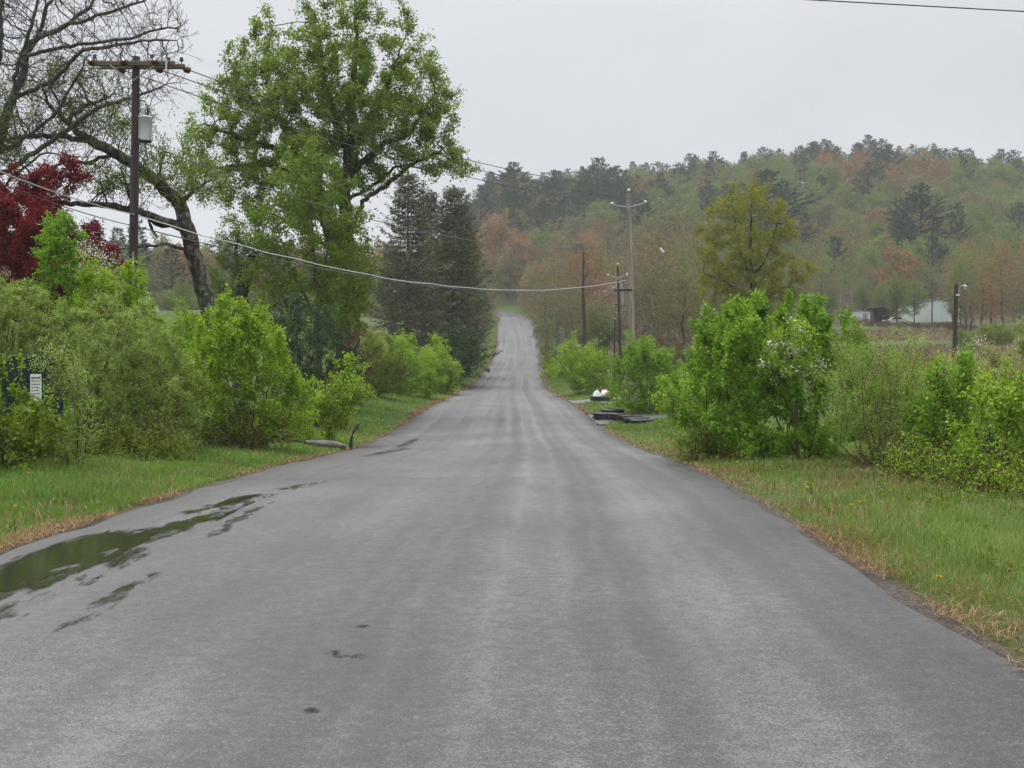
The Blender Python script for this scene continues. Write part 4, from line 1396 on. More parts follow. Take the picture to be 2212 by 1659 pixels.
# ================================================================== NEAR AND MIDDLE PLANTS (right side)
def plants_right():
    plant('shrub', 'biggest bright green shrub on the right verge with upright leafy spires', 'shrub',
          [(1585, 1000), (1565, 900), (1555, 800), (1570, 730), (1590, 690), (1612, 668), (1640, 664), (1652, 696), (1668, 655), (1688, 690), (1702, 680), (1715, 650), (1732, 680), (1748, 700), (1780, 668), (1795, 702), (1830, 705), (1850, 750), (1872, 810), (1880, 890), (1862, 970), (1790, 1012), (1660, 1012)],
          24.5, 1745, 'bright', 22000, .062, .044, 'stem_red', n=1500, thick=1.35, step=.13, nst=11, rb=.03, r0=.003, droop=.9, clumps=230, cr=.15, spread=.045, seed=31, fan=.9, shoots=90, shoot_len=.5)
    plant('shrub', 'rounded green shrub growing against the left side of the biggest shrub', 'shrub',
          [(1492, 960), (1478, 890), (1490, 800), (1515, 745), (1545, 720), (1572, 690), (1600, 720), (1620, 800), (1625, 900), (1600, 975), (1540, 985)],
          26.5, 1560, 'bright', 13000, .062, .044, 'stem_red', n=950, thick=1.1, step=.14, nst=9, rb=.028, r0=.003, droop=.7, clumps=150, cr=.16, spread=.05, seed=32, shoots=50, shoot_len=.5)
    plant('blossom_tree', 'thin crab tree with white blossom in front of the biggest green shrub', 'tree',
          [(1640, 800), (1650, 740), (1680, 690), (1720, 680), (1760, 715), (1775, 770), (1745, 830), (1690, 840)],
          23.5, 1722, 'lime', 1500, .05, .035, 'stem_brown', n=330, thick=.7, step=.13, rb=.035, r0=.003, droop=.2, spread=.05, seed=33, wood='trunk', fol='crown',
          stems=[['base', (1722, 920), (1718, 840), (1712, 770), (1700, 710)], [(1718, 850), (1690, 820), (1650, 790)], [(1720, 890), (1760, 840), (1775, 800)]],
          extra=[('blossoms', 'white', 520, .042, .038, .05, lambda w: True)])
    plant('shrub', 'silvery green shrub on reddish stems right of the biggest shrub', 'shrub',
          [(1835, 950), (1812, 880), (1830, 810), (1855, 770), (1870, 700), (1885, 760), (1910, 740), (1935, 735), (1950, 770), (1985, 760), (2000, 830), (1995, 920), (1945, 990), (1890, 990)],
          21.8, 1910, 'silver', 9500, .036, .015, 'stem_red', n=900, thick=1.0, step=.12, nst=14, rb=.02, r0=.003, droop=.0, spread=.05, seed=34, fan=1.0, clumps=150, cr=.16)
    plant('brush', 'dense reddish brown shoots at the base of the silvery right hand shrub', 'brush', [(1850, 1000), (1855, 930), (1900, 880), (1960, 900), (1985, 960), (1960, 1005)], 21.4, 1915, 'brown', 500, .04, .02, 'stem_red',
          n=240, thick=.6, step=.12, nst=18, rb=.012, r0=.003, droop=.1, spread=.04, seed=35, fan=.9)
    for (ub, D, poly, nl, sd, lb) in ((2030, 20.2, [(2008, 975), (2012, 900), (2026, 850), (2038, 842), (2048, 880), (2046, 975)], 1300, 36, 'upright lime sapling left of its taller twin near the small pine'),
                                      (2072, 20.4, [(2048, 985), (2052, 885), (2066, 828), (2080, 812), (2094, 860), (2100, 935), (2090, 985)], 1700, 70, 'taller upright lime sapling left of the small pine'),
                                      (2000, 20.8, [(1978, 995), (1984, 930), (2004, 908), (2020, 935), (2022, 995)], 800, 71, 'short lime sapling right of the silvery right hand shrub')):
        plant('sapling', lb, 'sapling', poly, D, ub, 'bright', nl, .058, .04, 'stem_red', n=190, thick=.4, step=.12, nst=3, rb=.016, r0=.003, droop=.8, clumps=40, cr=.10, spread=.04, seed=sd, shoots=7, shoot_len=.5)
    plant('shrub', 'open lime green shrub with bare forked stems at the right edge', 'shrub',
          [(2100, 1020), (2090, 960), (2115, 920), (2140, 930), (2165, 890), (2195, 880), (2230, 850), (2300, 870), (2310, 985), (2250, 1010), (2160, 1000)],
          17.6, 2185, 'lime', 3300, .058, .04, 'stem_red', n=520, thick=.7, step=.11, nst=8, rb=.02, r0=.0028, droop=.7, clumps=90, cr=.12, spread=.045, seed=37, shoots=24, shoot_len=.6)
    for (ub, D, top, sd, lb) in ((1962, 19.6, 968, 38, 'knee high leafy sprout right of the mulch patch'), (1990, 19, 990, 39, 'thin sprout with a bare stem in the grass right of the mulch patch'),
                                 (2035, 18.6, 985, 40, 'forked sprout below the lime sapling pair'), (2110, 17.4, 1010, 41, 'crooked bare stemmed sprout near the right edge'), (1945, 20.4, 985, 61, 'low leafy sprout touching the right end of the mulch patch'),
                                 (2012, 19.5, 1005, 62, 'short sprout between the mulch patch and the lime sapling pair'), (2072, 17.9, 1000, 63, 'leafy sprout in front of the lime sapling pair'), (2140, 16.6, 1035, 64, 'sprout nearest the camera under the open lime shrub'), (2195, 16.2, 1020, 65, 'tall thin sprout cut by the right edge')):
        plant('sprout', lb, 'sprout', [(ub - 26, top + 55), (ub - 22, top + 10), (ub, top - 12), (ub + 22, top + 8), (ub + 24, top + 55)], D, ub, 'lime', 330, .045, .03, 'stem_red', n=60, thick=.2, step=.08, nst=3, rb=.008, r0=.0025,
              droop=.3, clumps=12, cr=.07, spread=.03, seed=sd)
    conifer('young_pine', 'small bluish pine with a bare leader shoot among the right edge shrubs', 1.05, .5, .12, 'pine', .09, .011, 42, 'pine', 16, 'stem_brown', 0, .16, loc=(P(2166, 900, 21.5)[0], 21.5, gz1(P(2166, 900, 21.5)[0], 21.5)))
    plant('shrub', 'pale yellow-green shrub mass at the right edge beyond the small pine', 'shrub',
          [(2065, 850), (2085, 795), (2120, 772), (2150, 780), (2180, 745), (2230, 735), (2300, 740), (2320, 900), (2220, 930), (2120, 910)],
          34, 2190, 'pale', 15000, .06, .032, 'stem_red', n=850, thick=1.6, step=.2, nst=8, rb=.03, r0=.0035, droop=.1, spread=.08, seed=43, clumps=140, cr=.26)
    plant('shrub', 'leafy yellow-green thicket behind the lime saplings at the right', 'shrub', [(1980, 950), (1975, 900), (2010, 870), (2060, 880), (2110, 850), (2160, 870), (2230, 880), (2310, 900), (2310, 965), (2150, 970), (2050, 960)], 24.5, 2120, 'lime', 2900, .055, .038, 'stem_red',
          n=900, thick=1.2, step=.15, nst=12, rb=.02, r0=.003, droop=.5, spread=.06, seed=69, fan=1.6, shoots=30, shoot_len=.5)
    plant('shrub', 'dark green rounded shrub at the foot of the lamp pole', 'shrub', [(2000, 880), (2005, 835), (2030, 812), (2060, 815), (2085, 840), (2085, 880), (2040, 900)], 60, 2042, 'darkgreen', 3600, .085, .055, 'stem_brown',
          n=300, thick=1.0, step=.2, nst=6, rb=.03, r0=.005, droop=.2, clumps=60, cr=.2, spread=.09, seed=44)
    plant('blossom_shrub', 'shrub with pale pink blossom just right of the lamp pole', 'shrub', [(2062, 810), (2072, 765), (2095, 742), (2125, 750), (2140, 790), (2150, 830), (2090, 835)], 66, 2105, 'olive', 1300, .07, .045, 'stem_brown',
          n=280, thick=1.0, step=.22, nst=5, rb=.03, r0=.005, droop=.1, spread=.1, seed=45, extra=[('blossoms', 'pink', 900, .08, .07, .1, None)])
    plant('shrub', 'yellowish green shrub left of the lamp pole', 'shrub', [(1965, 850), (1975, 800), (2005, 782), (2040, 795), (2050, 830), (2030, 860)], 64, 2008, 'mustard', 2200, .08, .05, 'stem_brown', n=240, thick=1.0, step=.22, nst=5, rb=.03, r0=.005, clumps=50, cr=.22, spread=.1, seed=46)
    plant('shrub', 'bright green shrub behind the row of black tyres', 'shrub',
          [(1332, 895), (1330, 835), (1342, 795), (1362, 782), (1382, 752), (1396, 770), (1412, 778), (1428, 762), (1450, 795), (1480, 820), (1500, 870), (1490, 898), (1400, 902)],
          56.5, 1400, 'bright', 11000, .10, .07, 'stem_red', n=720, thick=1.6, step=.22, nst=9, rb=.03, r0=.004, droop=.6, clumps=140, cr=.24, spread=.09, seed=47, shoots=50, shoot_len=.7)
    plant('shrub', 'low yellow-green shrub right of the row of tyres', 'shrub', [(1440, 905), (1445, 850), (1480, 830), (1510, 850), (1530, 900), (1500, 920)], 43, 1490, 'lime', 3600, .08, .055, 'stem_red', n=320, thick=1.0, step=.18, nst=6, rb=.02, r0=.004, droop=.3, clumps=60, cr=.2, spread=.08, seed=48)
    plant('shrub', 'green shrub on the right verge beyond the plastic bags', 'shrub', [(1203, 810), (1207, 770), (1230, 748), (1252, 742), (1280, 765), (1300, 800), (1295, 835), (1240, 842)], 88, 1250, 'lime', 5200, .12, .09, 'stem_red',
          n=420, thick=1.6, step=.26, nst=7, rb=.03, r0=.005, droop=.3, clumps=90, cr=.3, spread=.11, seed=49)
    plant('shrub', 'thin willowy shrub with bare stems behind the plastic bags', 'shrub', [(1255, 840), (1258, 795), (1280, 765), (1305, 770), (1325, 800), (1322, 838), (1295, 848)], 90, 1290, 'olive', 2300, .10, .06, 'stem_brown', n=320, thick=1.2, step=.24, nst=6, rb=.03, r0=.005, droop=.2, spread=.11, seed=50)
    plant('tree', 'yellow-green open crowned tree standing behind the biggest shrub', 'tree',
          [(1500, 610), (1522, 560), (1530, 500), (1535, 455), (1570, 425), (1605, 402), (1650, 408), (1675, 440), (1702, 470), (1712, 520), (1705, 560), (1752, 575), (1748, 600), (1712, 615), (1715, 650), (1660, 690), (1570, 690), (1520, 650)],
          95, 1626, 'mustard', 14500, .17, .10, 'bark', n=1700, thick=3.4, step=.40, rb=.26, r0=.010, droop=.1, clumps=150, cr=.5, spread=.17, seed=51, wood='trunk', fol='crown', upb=1.0,
          stems=[['base', (1626, 720), (1624, 600), (1622, 520), (1622, 430)], [(1625, 610), (1592, 530), (1584, 450)], [(1624, 600), (1665, 540), (1680, 470)], [(1625, 660), (1690, 625), (1740, 595)], [(1625, 650), (1570, 610), (1520, 590)]],
          radii=[(.3, .04), (.12, .03), (.10, .03), (.08, .03), (.07, .03)])
    plant('shrub', 'green thicket in front of the grey house', 'shrub', [(1255, 735), (1262, 695), (1290, 675), (1325, 680), (1345, 700), (1350, 735)], 150, 1300, 'fresh', 5200, .2, .14, 'stem_brown', n=380, thick=3, step=.4, nst=7, rb=.04, r0=.008, clumps=80, cr=.5, spread=.2, seed=52)
    plant('shrub', 'olive green shrub between the silvery shrub and the brown meadow', 'shrub', [(1868, 880), (1872, 810), (1905, 790), (1950, 800), (1985, 815), (1990, 880), (1930, 900)], 44, 1925, 'olive', 5200, .07, .045, 'stem_brown', n=420, thick=1.4, step=.2, nst=8, rb=.03, r0=.005, clumps=80, cr=.25, spread=.09, seed=72)
    plant('shrub', 'russet leafed low brush at the near edge of the brown meadow', 'shrub', [(1862, 815), (1880, 775), (1930, 765), (1990, 772), (2035, 790), (2030, 825), (1940, 830)], 72, 1950, 'brown', 3600, .10, .05, 'stem_red', n=420, thick=1.8, step=.26, nst=10, rb=.03, r0=.005, clumps=80, cr=.3, spread=.1, seed=73)
    plant('brush', 'brown brush patch right of the climbing road by the leaning utility pole', 'brush', [(1380, 770), (1390, 740), (1430, 735), (1480, 745), (1500, 775), (1440, 785)], 100, 1435, 'brown', 3000, .14, .05, 'stem_red', n=260, thick=2.0, step=.3, nst=10, rb=.02, r0=.005, spread=.12, seed=53)
    plant('fern_clump', 'green leafy clump at the left foot of the round shrub on the right verge', 'shrub', [(1492, 985), (1500, 955), (1525, 945), (1555, 958), (1562, 990), (1520, 1000)], 25.6, 1527, 'olive', 1200, .06, .025, 'stem_brown',
          n=150, thick=.4, step=.12, nst=6, rb=.012, r0=.003, clumps=30, cr=.12, spread=.06, seed=54)


plants_left()
plants_right()

# ================================================================== FOREST
def top_place(proto, h0, u, D, vtop, label, group=None, rot=None, wide=1.0, rng=random, lower=0):
    x = (u - CU) / F * D
    g = gz1(x, D) - .15
    h = EYE + (HV - vtop) / F * D - g
    s = max(.25, h / h0)
    return dup(proto, (x, D, g), rng.random() * 6.28 if rot is None else rot, (s * wide, s * wide, s), label, group)


def forest():
    rng = random.Random(77)
    PR = {}
    NAME = {'orange': 'budding_maple', 'red_bud': 'budding_maple', 'olive_brown': 'budding_oak', 'fresh': 'leafy_tree'}
    spec = [('pine', 0), ('pine', 1), ('pine', 2), ('orange', 0), ('orange', 1), ('red_bud', 0), ('red_bud', 1), ('olive_brown', 0), ('olive_brown', 1), ('olive_brown', 2), ('fresh', 0), ('fresh', 1), ('fresh', 2)]
    for kd, i in spec:
        if kd == 'pine':
            p = conifer('pine_tree', 'x', 16, [4.6, 4.0, 5.2][i], [3.0, 4.0, 2.0][i], 'pine', .50, .19, 100 + i, 'pine', .85, 'bark', 0, [.85, .95, .8][i])
        else:
            k = {'orange': 200, 'red_bud': 210, 'olive_brown': 220, 'fresh': 230}[kd] + i
            p = proto_tree(NAME[kd], 'x', 'tree', 14, [4.8, 5.4, 4.3][i], [2.4, 3.0, 3.6][i], kd, {'fresh': 5600, 'orange': 5000, 'red_bud': 4400, 'olive_brown': 4600}[kd],
                           .36, .27, 'bark_pale' if i == 1 else 'bark_grey', k, n=460, step=.8, rb=.15, r0=.022, clumps=70, cr=.7, spread=.34, wmin=.0)
        PR.setdefault(kd, []).append(p)
    # finer ones for the middle distance
    MID = {}
    for kd, sd, n, L in (('orange', 301, 9000, .18), ('red_bud', 302, 4200, .15), ('olive_brown', 303, 7000, .17), ('fresh', 304, 12000, .22), ('olive_brown', 305, 4200, .15), ('orange', 306, 7000, .17)):
        MID.setdefault(kd, []).append(proto_tree(NAME[kd], 'x', 'tree', 13, 3.4, 2.6, kd, n, L, L * .62, 'bark_pale' if sd in (302, 305) else 'bark_grey', sd, n=1700, step=.5, rb=.17, r0=.014, clumps=90, cr=.55, spread=.22))
    word = {'pine': 'dark green pine', 'orange': 'orange budding tree', 'red_bud': 'russet budding tree', 'olive_brown': 'olive brown budding tree', 'fresh': 'fresh green leafy tree'}
    H0 = {'pine': 16, 'orange': 14, 'red_bud': 14, 'olive_brown': 14, 'fresh': 14}
    used = set()

    def put(kd, i, loc, rot, sc, label, group):
        p = PR[kd][i]
        if (kd, i) not in used:
            used.add((kd, i))
            p.location = loc
            p.rotation_euler = (0, 0, rot)
            p.scale = sc
            p['label'] = label
            p['group'] = group
            return p
        return dup(p, loc, rot, sc, label, group)
    special = [  # (kind, u, D, v of the top, label, width)
        ('pine', 1110, 440, 352, 'tall broad pine on the skyline just right of the maple and above the road end', 1.25),
        ('pine', 1195, 430, 370, 'second skyline pine to the right of the broad one above the road', .9),
        ('pine', 1292, 450, 343, 'wide dark pine on the skyline left of the pale utility pole', 1.5),
        ('pine', 1038, 395, 402, 'small pine whose top shows between the spruces and the broad skyline pine', .9),
        ('pine', 1655, 340, 372, 'dark pine directly behind the crown of the yellow-green tree', 1.5),
        ('pine', 1988, 330, 400, 'big dark pine standing alone halfway up the hill left of the lamp pole', 1.35),
        ('pine', 1950, 322, 450, 'smaller pine leaning against the big lone pine on the hill', 1.1),
        ('pine', 1850, 560, 312, 'highest pine on the ridge line', 1.1), ('pine', 2030, 565, 322, 'tall pine breaking the ridge line to the right of the highest pine', 1.2),
        ('pine', 2150, 545, 338, 'ridge pine with a thin double top near the right edge', .8), ('pine', 1740, 556, 322, 'ridge pine left of the highest pine', 1.0), ('pine', 1500, 520, 336, 'ridge pine with a spiky top above the yellow-green tree', .8),
        ('pine', 2067, 330, 440, 'small dark round topped pine right of the big lone pine on the hill', .7),
        ('fresh', 1830, 420, 400, 'pale green tree patch halfway up the hill right of the yellow-green tree', 1.3), ('fresh', 1680, 500, 345, 'pale green tree below the ridge pines', 1.3),
        ('orange', 1935, 262, 520, 'orange budding tree on the wood edge above the open shed', 1.0), ('orange', 1080, 350, 448, 'bright orange budding tree beside the right hand spruce', 1.0), ('orange', 1120, 335, 500, 'orange budding tree over the top bend of the road', 1.0),
        ('fresh', 1165, 345, 490, 'yellow-green tree in the orange wood above the road', .8), ('red_bud', 1200, 300, 540, 'russet budding tree right of the top of the road', 1.0), ('orange', 1055, 372, 500, 'orange budding tree half hidden by the right hand spruce', 1.0)]
    spots = []
    for (kd, u, D, vt, lb, wd) in special:
        x = (u - CU) / F * D
        g = gz1(x, D) - .15
        s = (EYE + (HV - vt) / F * D - g) / H0[kd]
        s = min(max(s, .5), 1.9)
        put(kd, 2 if kd == 'pine' and wd > 1.2 else 0, (x, D, g), rng.random() * 6.28, (s * wd, s * wd, s), lb, 'trees of the wooded hill')
        spots.append((x, D))
    y = 236.0
    row = 0
    while y < 596:
        half = 9.6 if y < 420 else 11.0
        x = -.50 * y + (row % 2) * half / 2
        while x < .49 * y:
            xx, yy = x + rng.uniform(-3, 3), y + rng.uniform(-3.2, 3.2)
            x += half * rng.uniform(.85, 1.2)
            u = CU + F * xx / yy
            t = xx / yy
            if t < -.055 and yy > 345:
                continue
            if t < -.055 and yy < 255 and rng.random() < .4:
                continue
            dmin = float(np.sqrt(((ST_C[:, :2] - [xx, yy]) ** 2).sum(1)).min())
            if dmin < 8.5:
                continue
            if 48 < xx < 100 and yy < 272:
                continue
            if any((xx - a) ** 2 + (yy - b) ** 2 < 20 for a, b in spots):
                continue
            pp = .10
            if yy > 515: pp = .72
            elif yy > 470: pp = .35
            if 940 < u < 1360 and yy > 385: pp = max(pp, .5)
            if t < -.055: pp = .15
            n = vn2(np.array([xx]), np.array([yy]), .022)[0] + .35 * (rng.random() - .5)
            if rng.random() < pp:
                kd = 'pine'
            elif n < .44: kd = 'fresh'
            elif n < .60: kd = 'olive_brown'
            elif n < .72: kd = 'orange'
            else: kd = 'red_bud' if rng.random() < .45 else 'olive_brown'
            i = rng.randrange(len(PR[kd]))
            s = rng.uniform(.72, 1.12)
            if t < -.055: s *= .95
            tier = 'low on the wooded hill' if yy < 320 else 'halfway up the wooded hill' if yy < 440 else 'high on the wooded hill' if yy < 515 else 'along the ridge line'
            if u < 560: z_ = 'in the misty tree line behind the leaning tree'
            elif u < 1000: z_ = 'in the misty tree line behind the maple and spruces'
            elif u < 1350: z_ = tier + ' above the end of the road'
            elif u < 1760: z_ = tier + ' behind the yellow-green tree'
            else: z_ = tier + ' above the pale barn'
            put(kd, i, (xx, yy, gz1(xx, yy) - .2), rng.random() * 6.28, (s * rng.uniform(.9, 1.25), s * rng.uniform(.9, 1.25), s), word[kd] + ' ' + z_, 'trees of the wooded hill')
        y += 10.5 if y < 420 else 12.0
        row += 1
    # single trees of the middle distance
    mid = [('olive_brown', 1392, 118, 545, 'olive brown budding tree just right of the pale utility pole'), ('red_bud', 1412, 112, 500, 'pale trunked russet tree right of the pale utility pole'), ('olive_brown', 1448, 120, 520, 'olive brown tree with pale trunk left of the yellow-green tree'),
           ('olive_brown', 1476, 108, 560, 'short olive brown budding tree left of the yellow-green tree'), ('olive_brown', 1510, 125, 490, 'olive brown tree touching the left of the yellow-green crown'), ('red_bud', 1550, 150, 470, 'russet tree behind the left half of the yellow-green crown'),
           ('olive_brown', 1420, 165, 480, 'hazy olive tree behind the pale trunked group'), ('fresh', 1480, 190, 520, 'hazy green tree behind the pale trunked group'),
           ('olive_brown', 1205, 138, 560, 'tree with pale mottled trunk on the right bank of the road'), ('red_bud', 1232, 142, 548, 'russet tree with pale trunk beside the dark bare pole'), ('orange', 1255, 160, 535, 'orange budding tree behind the dark bare pole'),
           ('olive_brown', 1180, 190, 560, 'olive brown tree leaning over the right edge of the climbing road'), ('olive_brown', 1165, 225, 560, 'olive brown tree near the road top on the right bank'), ('orange', 1290, 175, 520, 'orange tree left of the house gable'), ('red_bud', 1345, 260, 500, 'russet tree above the house roof'),
           ('olive_brown', 1225, 230, 505, 'grey-brown tree behind the right bank trees'), ('fresh', 1370, 240, 590, 'green tree right of the house behind the utility poles'), ('olive_brown', 1310, 280, 480, 'grey-brown tree on the slope above the house'),
           ('fresh', 1936, 222, 590, 'fresh green tree in front of the pale barn'), ('fresh', 1905, 240, 610, 'small fresh green tree beside the open shed'), ('olive_brown', 2060, 225, 545, 'olive brown tree right of the pale barn behind the lamp pole'), ('fresh', 2085, 205, 550, 'yellowish green tree right of the lamp pole top'),
           ('orange', 2120, 195, 545, 'orange budding tree right of the lamp pole'), ('orange', 2165, 175, 525, 'large orange budding tree near the right edge'), ('olive_brown', 2205, 168, 535, 'olive brown tree cut by the right edge'), ('orange', 2250, 180, 520, 'orange tree beyond the right edge'),
           ('fresh', 1790, 240, 610, 'green tree right of the biggest shrub at the wood edge'), ('olive_brown', 1745, 250, 560, 'olive brown tree at the wood edge behind the biggest shrub'), ('fresh', 1700, 215, 600, 'green tree low behind the yellow-green tree'), ('olive_brown', 1820, 255, 550, 'olive brown tree at the wood edge above the pale shed'),
           ('red_bud', 1870, 258, 560, 'russet tree at the wood edge behind the open shed'), ('olive_brown', 2010, 272, 560, 'olive brown tree rising behind the barn roof'),
           ('olive_brown', 1032, 235, 560, 'olive brown tree between the spruces and the road'), ('olive_brown', 1010, 190, 600, 'dull brown tree under the right hand spruce'), ('olive_brown', 800, 205, 560, 'hazy brown tree in the gap between the maple and the spruces'), ('fresh', 770, 190, 620, 'hazy green tree seen just right of the maple trunk'),
           ('olive_brown', 620, 200, 590, 'hazy tree glimpsed left of the young yellow-green tree'), ('fresh', 395, 190, 600, 'hazy green tree between the tall pole and the leaning trunk'), ('olive_brown', 335, 200, 560, 'hazy brown tree just right of the tall pole'), ('olive_brown', 260, 195, 540, 'hazy brown tree behind the white blossom tree'), ('fresh', 480, 205, 570, 'hazy tree between the leaning and the broken trunk'),
           ('olive_brown', 1012, 152, 590, 'dull brown tree beside the road under the right hand spruce'), ('olive_brown', 1036, 190, 585, 'brown thicket tree overhanging the left edge of the climbing road'), ('olive_brown', 960, 160, 540, 'brown tree filling the gap between the two big spruces'),
           ('olive_brown', 1430, 135, 470, 'tall thin olive tree with pale trunk right of the white wire marker'), ('red_bud', 1375, 145, 500, 'thin russet tree directly behind the pale utility pole'), ('olive_brown', 1490, 150, 455, 'tall grey-brown tree left behind the yellow-green crown'), ('red_bud', 1455, 200, 440, 'tall russet tree behind the pale trunked group'),
           ('olive_brown', 1775, 215, 560, 'grey-brown tree right of the yellow-green tree'), ('fresh', 1975, 236, 598, 'green tree hiding the left end of the pale barn'), ('olive_brown', 2058, 236, 575, 'olive tree hiding the right end of the pale barn'), ('orange', 2095, 215, 520, 'tall orange tree above the right of the lamp pole'),
           ('olive_brown', 2140, 205, 505, 'tall olive brown tree between the orange ones right of the lamp pole'), ('olive_brown', 2190, 198, 500, 'tallest olive brown tree near the right edge'), ('orange', 2235, 205, 490, 'tall orange tree cut by the right edge'), ('fresh', 2205, 225, 490, 'green topped tree behind the right edge trees'),
           ('olive_brown', 2075, 190, 590, 'short olive tree at the right foot of the lamp pole line'), ('fresh', 1865, 246, 600, 'thin green tree between the white shed and the wood'),
           ('olive_brown', 840, 150, 640, 'brown tree under the left side of the tall spruce')]
    first = set()
    cnt = {}
    for (kd, u, D, vt, lb) in mid:
        k = cnt.get(kd, 0)
        cnt[kd] = k + 1
        p = MID[kd][k % len(MID[kd])]
        x = (u - CU) / F * D
        g = gz1(x, D) - .15
        s = (EYE + (HV - vt) / F * D - g) / 13
        w = min(max(s, .45), 1.3)
        rot = rng.random() * 6.28
        if id(p) in first:
            dup(p, (x, D, g), rot, (w, w, s), lb, 'single trees of the middle distance')
        else:
            first.add(id(p))
            p.location = (x, D, g)
            p.rotation_euler = (0, 0, rot)
            p.scale = (w, w, s)
            p['label'] = lb
            p['group'] = 'single trees of the middle distance'
    # spruces by the road
    for (u, D, vt, rad, sd, dead, lb) in ((882, 122, 372, 3.3, 401, .30, 'tall spruce with a split top left of the road, its grey lower limbs bare'), (980, 128, 402, 3.5, 402, .45, 'browner spruce standing right of the tall spruce'),
                                          (932, 140, 412, 2.6, 403, .5, 'thin greyish spruce between the two big spruces'), (848, 135, 520, 2.2, 404, .6, 'short half dead spruce at the left foot of the tall spruce'), (1010, 150, 480, 2.6, 405, .5, 'brownish spruce nearest to the road')):
        x = (u - CU) / F * D
        g = gz1(x, D) - .1
        h = EYE + (HV - vt) / F * D - g
        conifer('spruce_tree', lb, h, rad * 1.7, 1.4, 'spruce', .34, .11, sd, 'spruce', 1.0, 'bark_grey', dead * .8, .55, loc=(x, D, g), group='spruces left of the road')
    x = (915 - CU) / F * 165
    g = gz1(x, 165)
    conifer('pine_tree', 'pine with a rounded top rising behind the spruces', EYE + (HV - 392) / F * 165 - g, 2.9, 4, 'pine', .34, .09, 409, 'pine', 1.2, 'bark', 0, .7, loc=(x, 165, g))
    # pale birches along the wood edge
    pb = proto_tree('birch_tree', 'thin pale trunked birch at the wood edge behind the yellow-green tree', 'tree', 15, 2.0, 6.5, 'fresh', 1100, .24, .16, 'bark_pale', 611, n=260, step=.6, rb=.17, r0=.016, clumps=40, cr=.5, spread=.25)
    for k, (u, D) in enumerate([(1768, 234), (1782, 238), (1815, 236), (1838, 242), (1712, 228), (1560, 172), (1398, 116), (1408, 121), (1446, 126), (1470, 114), (1495, 131), (1202, 140), (1222, 146), (1238, 152), (2092, 188), (2104, 192), (2150, 186), (2118, 181)]):
        x = (u - CU) / F * D
        loc, s = (x, D, gz1(x, D) - .1), rng.uniform(.75, 1.0)
        lb = 'thin pale trunked birch at the wood edge behind the yellow-green tree' if 1520 < u < 1850 else 'thin pale trunked birch right of the lamp pole' if u > 1850 else 'thin pale trunked birch just right of the pale utility pole' if u > 1360 else 'thin pale trunked birch on the right bank of the climbing road'
        if k == 0:
            pb.location = loc
            pb['group'] = 'pale birches along the wood edge'
        else:
            dup(pb, loc, rng.random() * 6, (s * .8, s * .8, s * (1 if D > 160 else .75)), lb, 'pale birches along the wood edge')
    # brush on the dark bank below the barn
    pr = proto_tree('brush', 'dark brown brush on the bank below the pale barn', 'brush', 2.4, 2.2, .2, 'brown', 1500, .22, .1, 'stem_brown', 501, n=160, step=.35, rb=.04, r0=.012, clumps=30, cr=.3, spread=.2, fol='foliage')
    for k in range(16):
        u, D = 1850 + k * 17 + rng.uniform(-6, 6), rng.uniform(212, 226)
        x = (u - CU) / F * D
        loc, s = (x, D, gz1(x, D) - .1), rng.uniform(.4, .7)
        if k == 0:
            pr.location = loc
            pr['group'] = 'brush below the barn'
        else:
            dup(pr, loc, rng.random() * 6, (s, s, s), None, 'brush below the barn')
    # scrub under the wood edge on the right and by the road
    ps = proto_tree('shrub', 'green scrub bush at the foot of the wood right of the road', 'shrub', 3.0, 1.9, .2, 'olive', 2600, .2, .13, 'stem_brown', 502, n=200, step=.3, rb=.04, r0=.010, clumps=40, cr=.35, spread=.18, fol='foliage')
    for k, (u, D) in enumerate([(1195, 150), (1215, 175), (1180, 205), (1170, 240), (1270, 130), (1290, 140), (1345, 135), (1375, 150), (1410, 128), (1440, 132), (1470, 124), (1500, 118), (1535, 120), (1575, 112), (1240, 150), (1018, 205), (1035, 240), (1048, 275)] + [(60 + 34 * j, 212 + (j * 37) % 30) for j in range(26)] + [(2075 + 26 * j, 150 + (j * 29) % 26) for j in range(10)]):
        x = (u - CU) / F * D
        loc, s = (x, D, gz1(x, D) - .1), rng.uniform(.6, 1.0) * (1.5 if u < 950 else 1)
        lb = 'green scrub bush at the foot of the trees right of the lamp pole' if u > 2000 else 'green scrub bush at the foot of the trees right of the road' if u > 1100 else 'green scrub bush on the left bank near the road top' if u > 950 else 'hazy scrub bush at the foot of the misty tree line on the left'
        if k == 0:
            ps.location = loc
            ps['group'] = 'scrub bushes along the wood edge'
        else:
            dup(ps, loc, rng.random() * 6, (s, s, s), lb, 'scrub bushes along the wood edge')


# ================================================================== POLES AND WIRES
WB = {}


def pole_shaft(root, b, t, r0, r1, mat, name='shaft', n=14):
    MB().tube(np.linspace(b, t, 9), np.linspace(r0, r1, 9), n).build(name, M[mat], root)


def insulator_strain(c, d, s=1.0):
    d = np.array(d, float)
    d /= np.linalg.norm(d)
    mb = MB()
    mb.lathe(np.array(c), [(.0, 0), (.02 * s, .01), (.02 * s, .05), (.085 * s, .06), (.095 * s, .10), (.045 * s, .12), (.09 * s, .15), (.10 * s, .19), (.05 * s, .22), (.03 * s, .26), (.0, .30)], 12, d)
    return mb, np.array(c) + d * .30


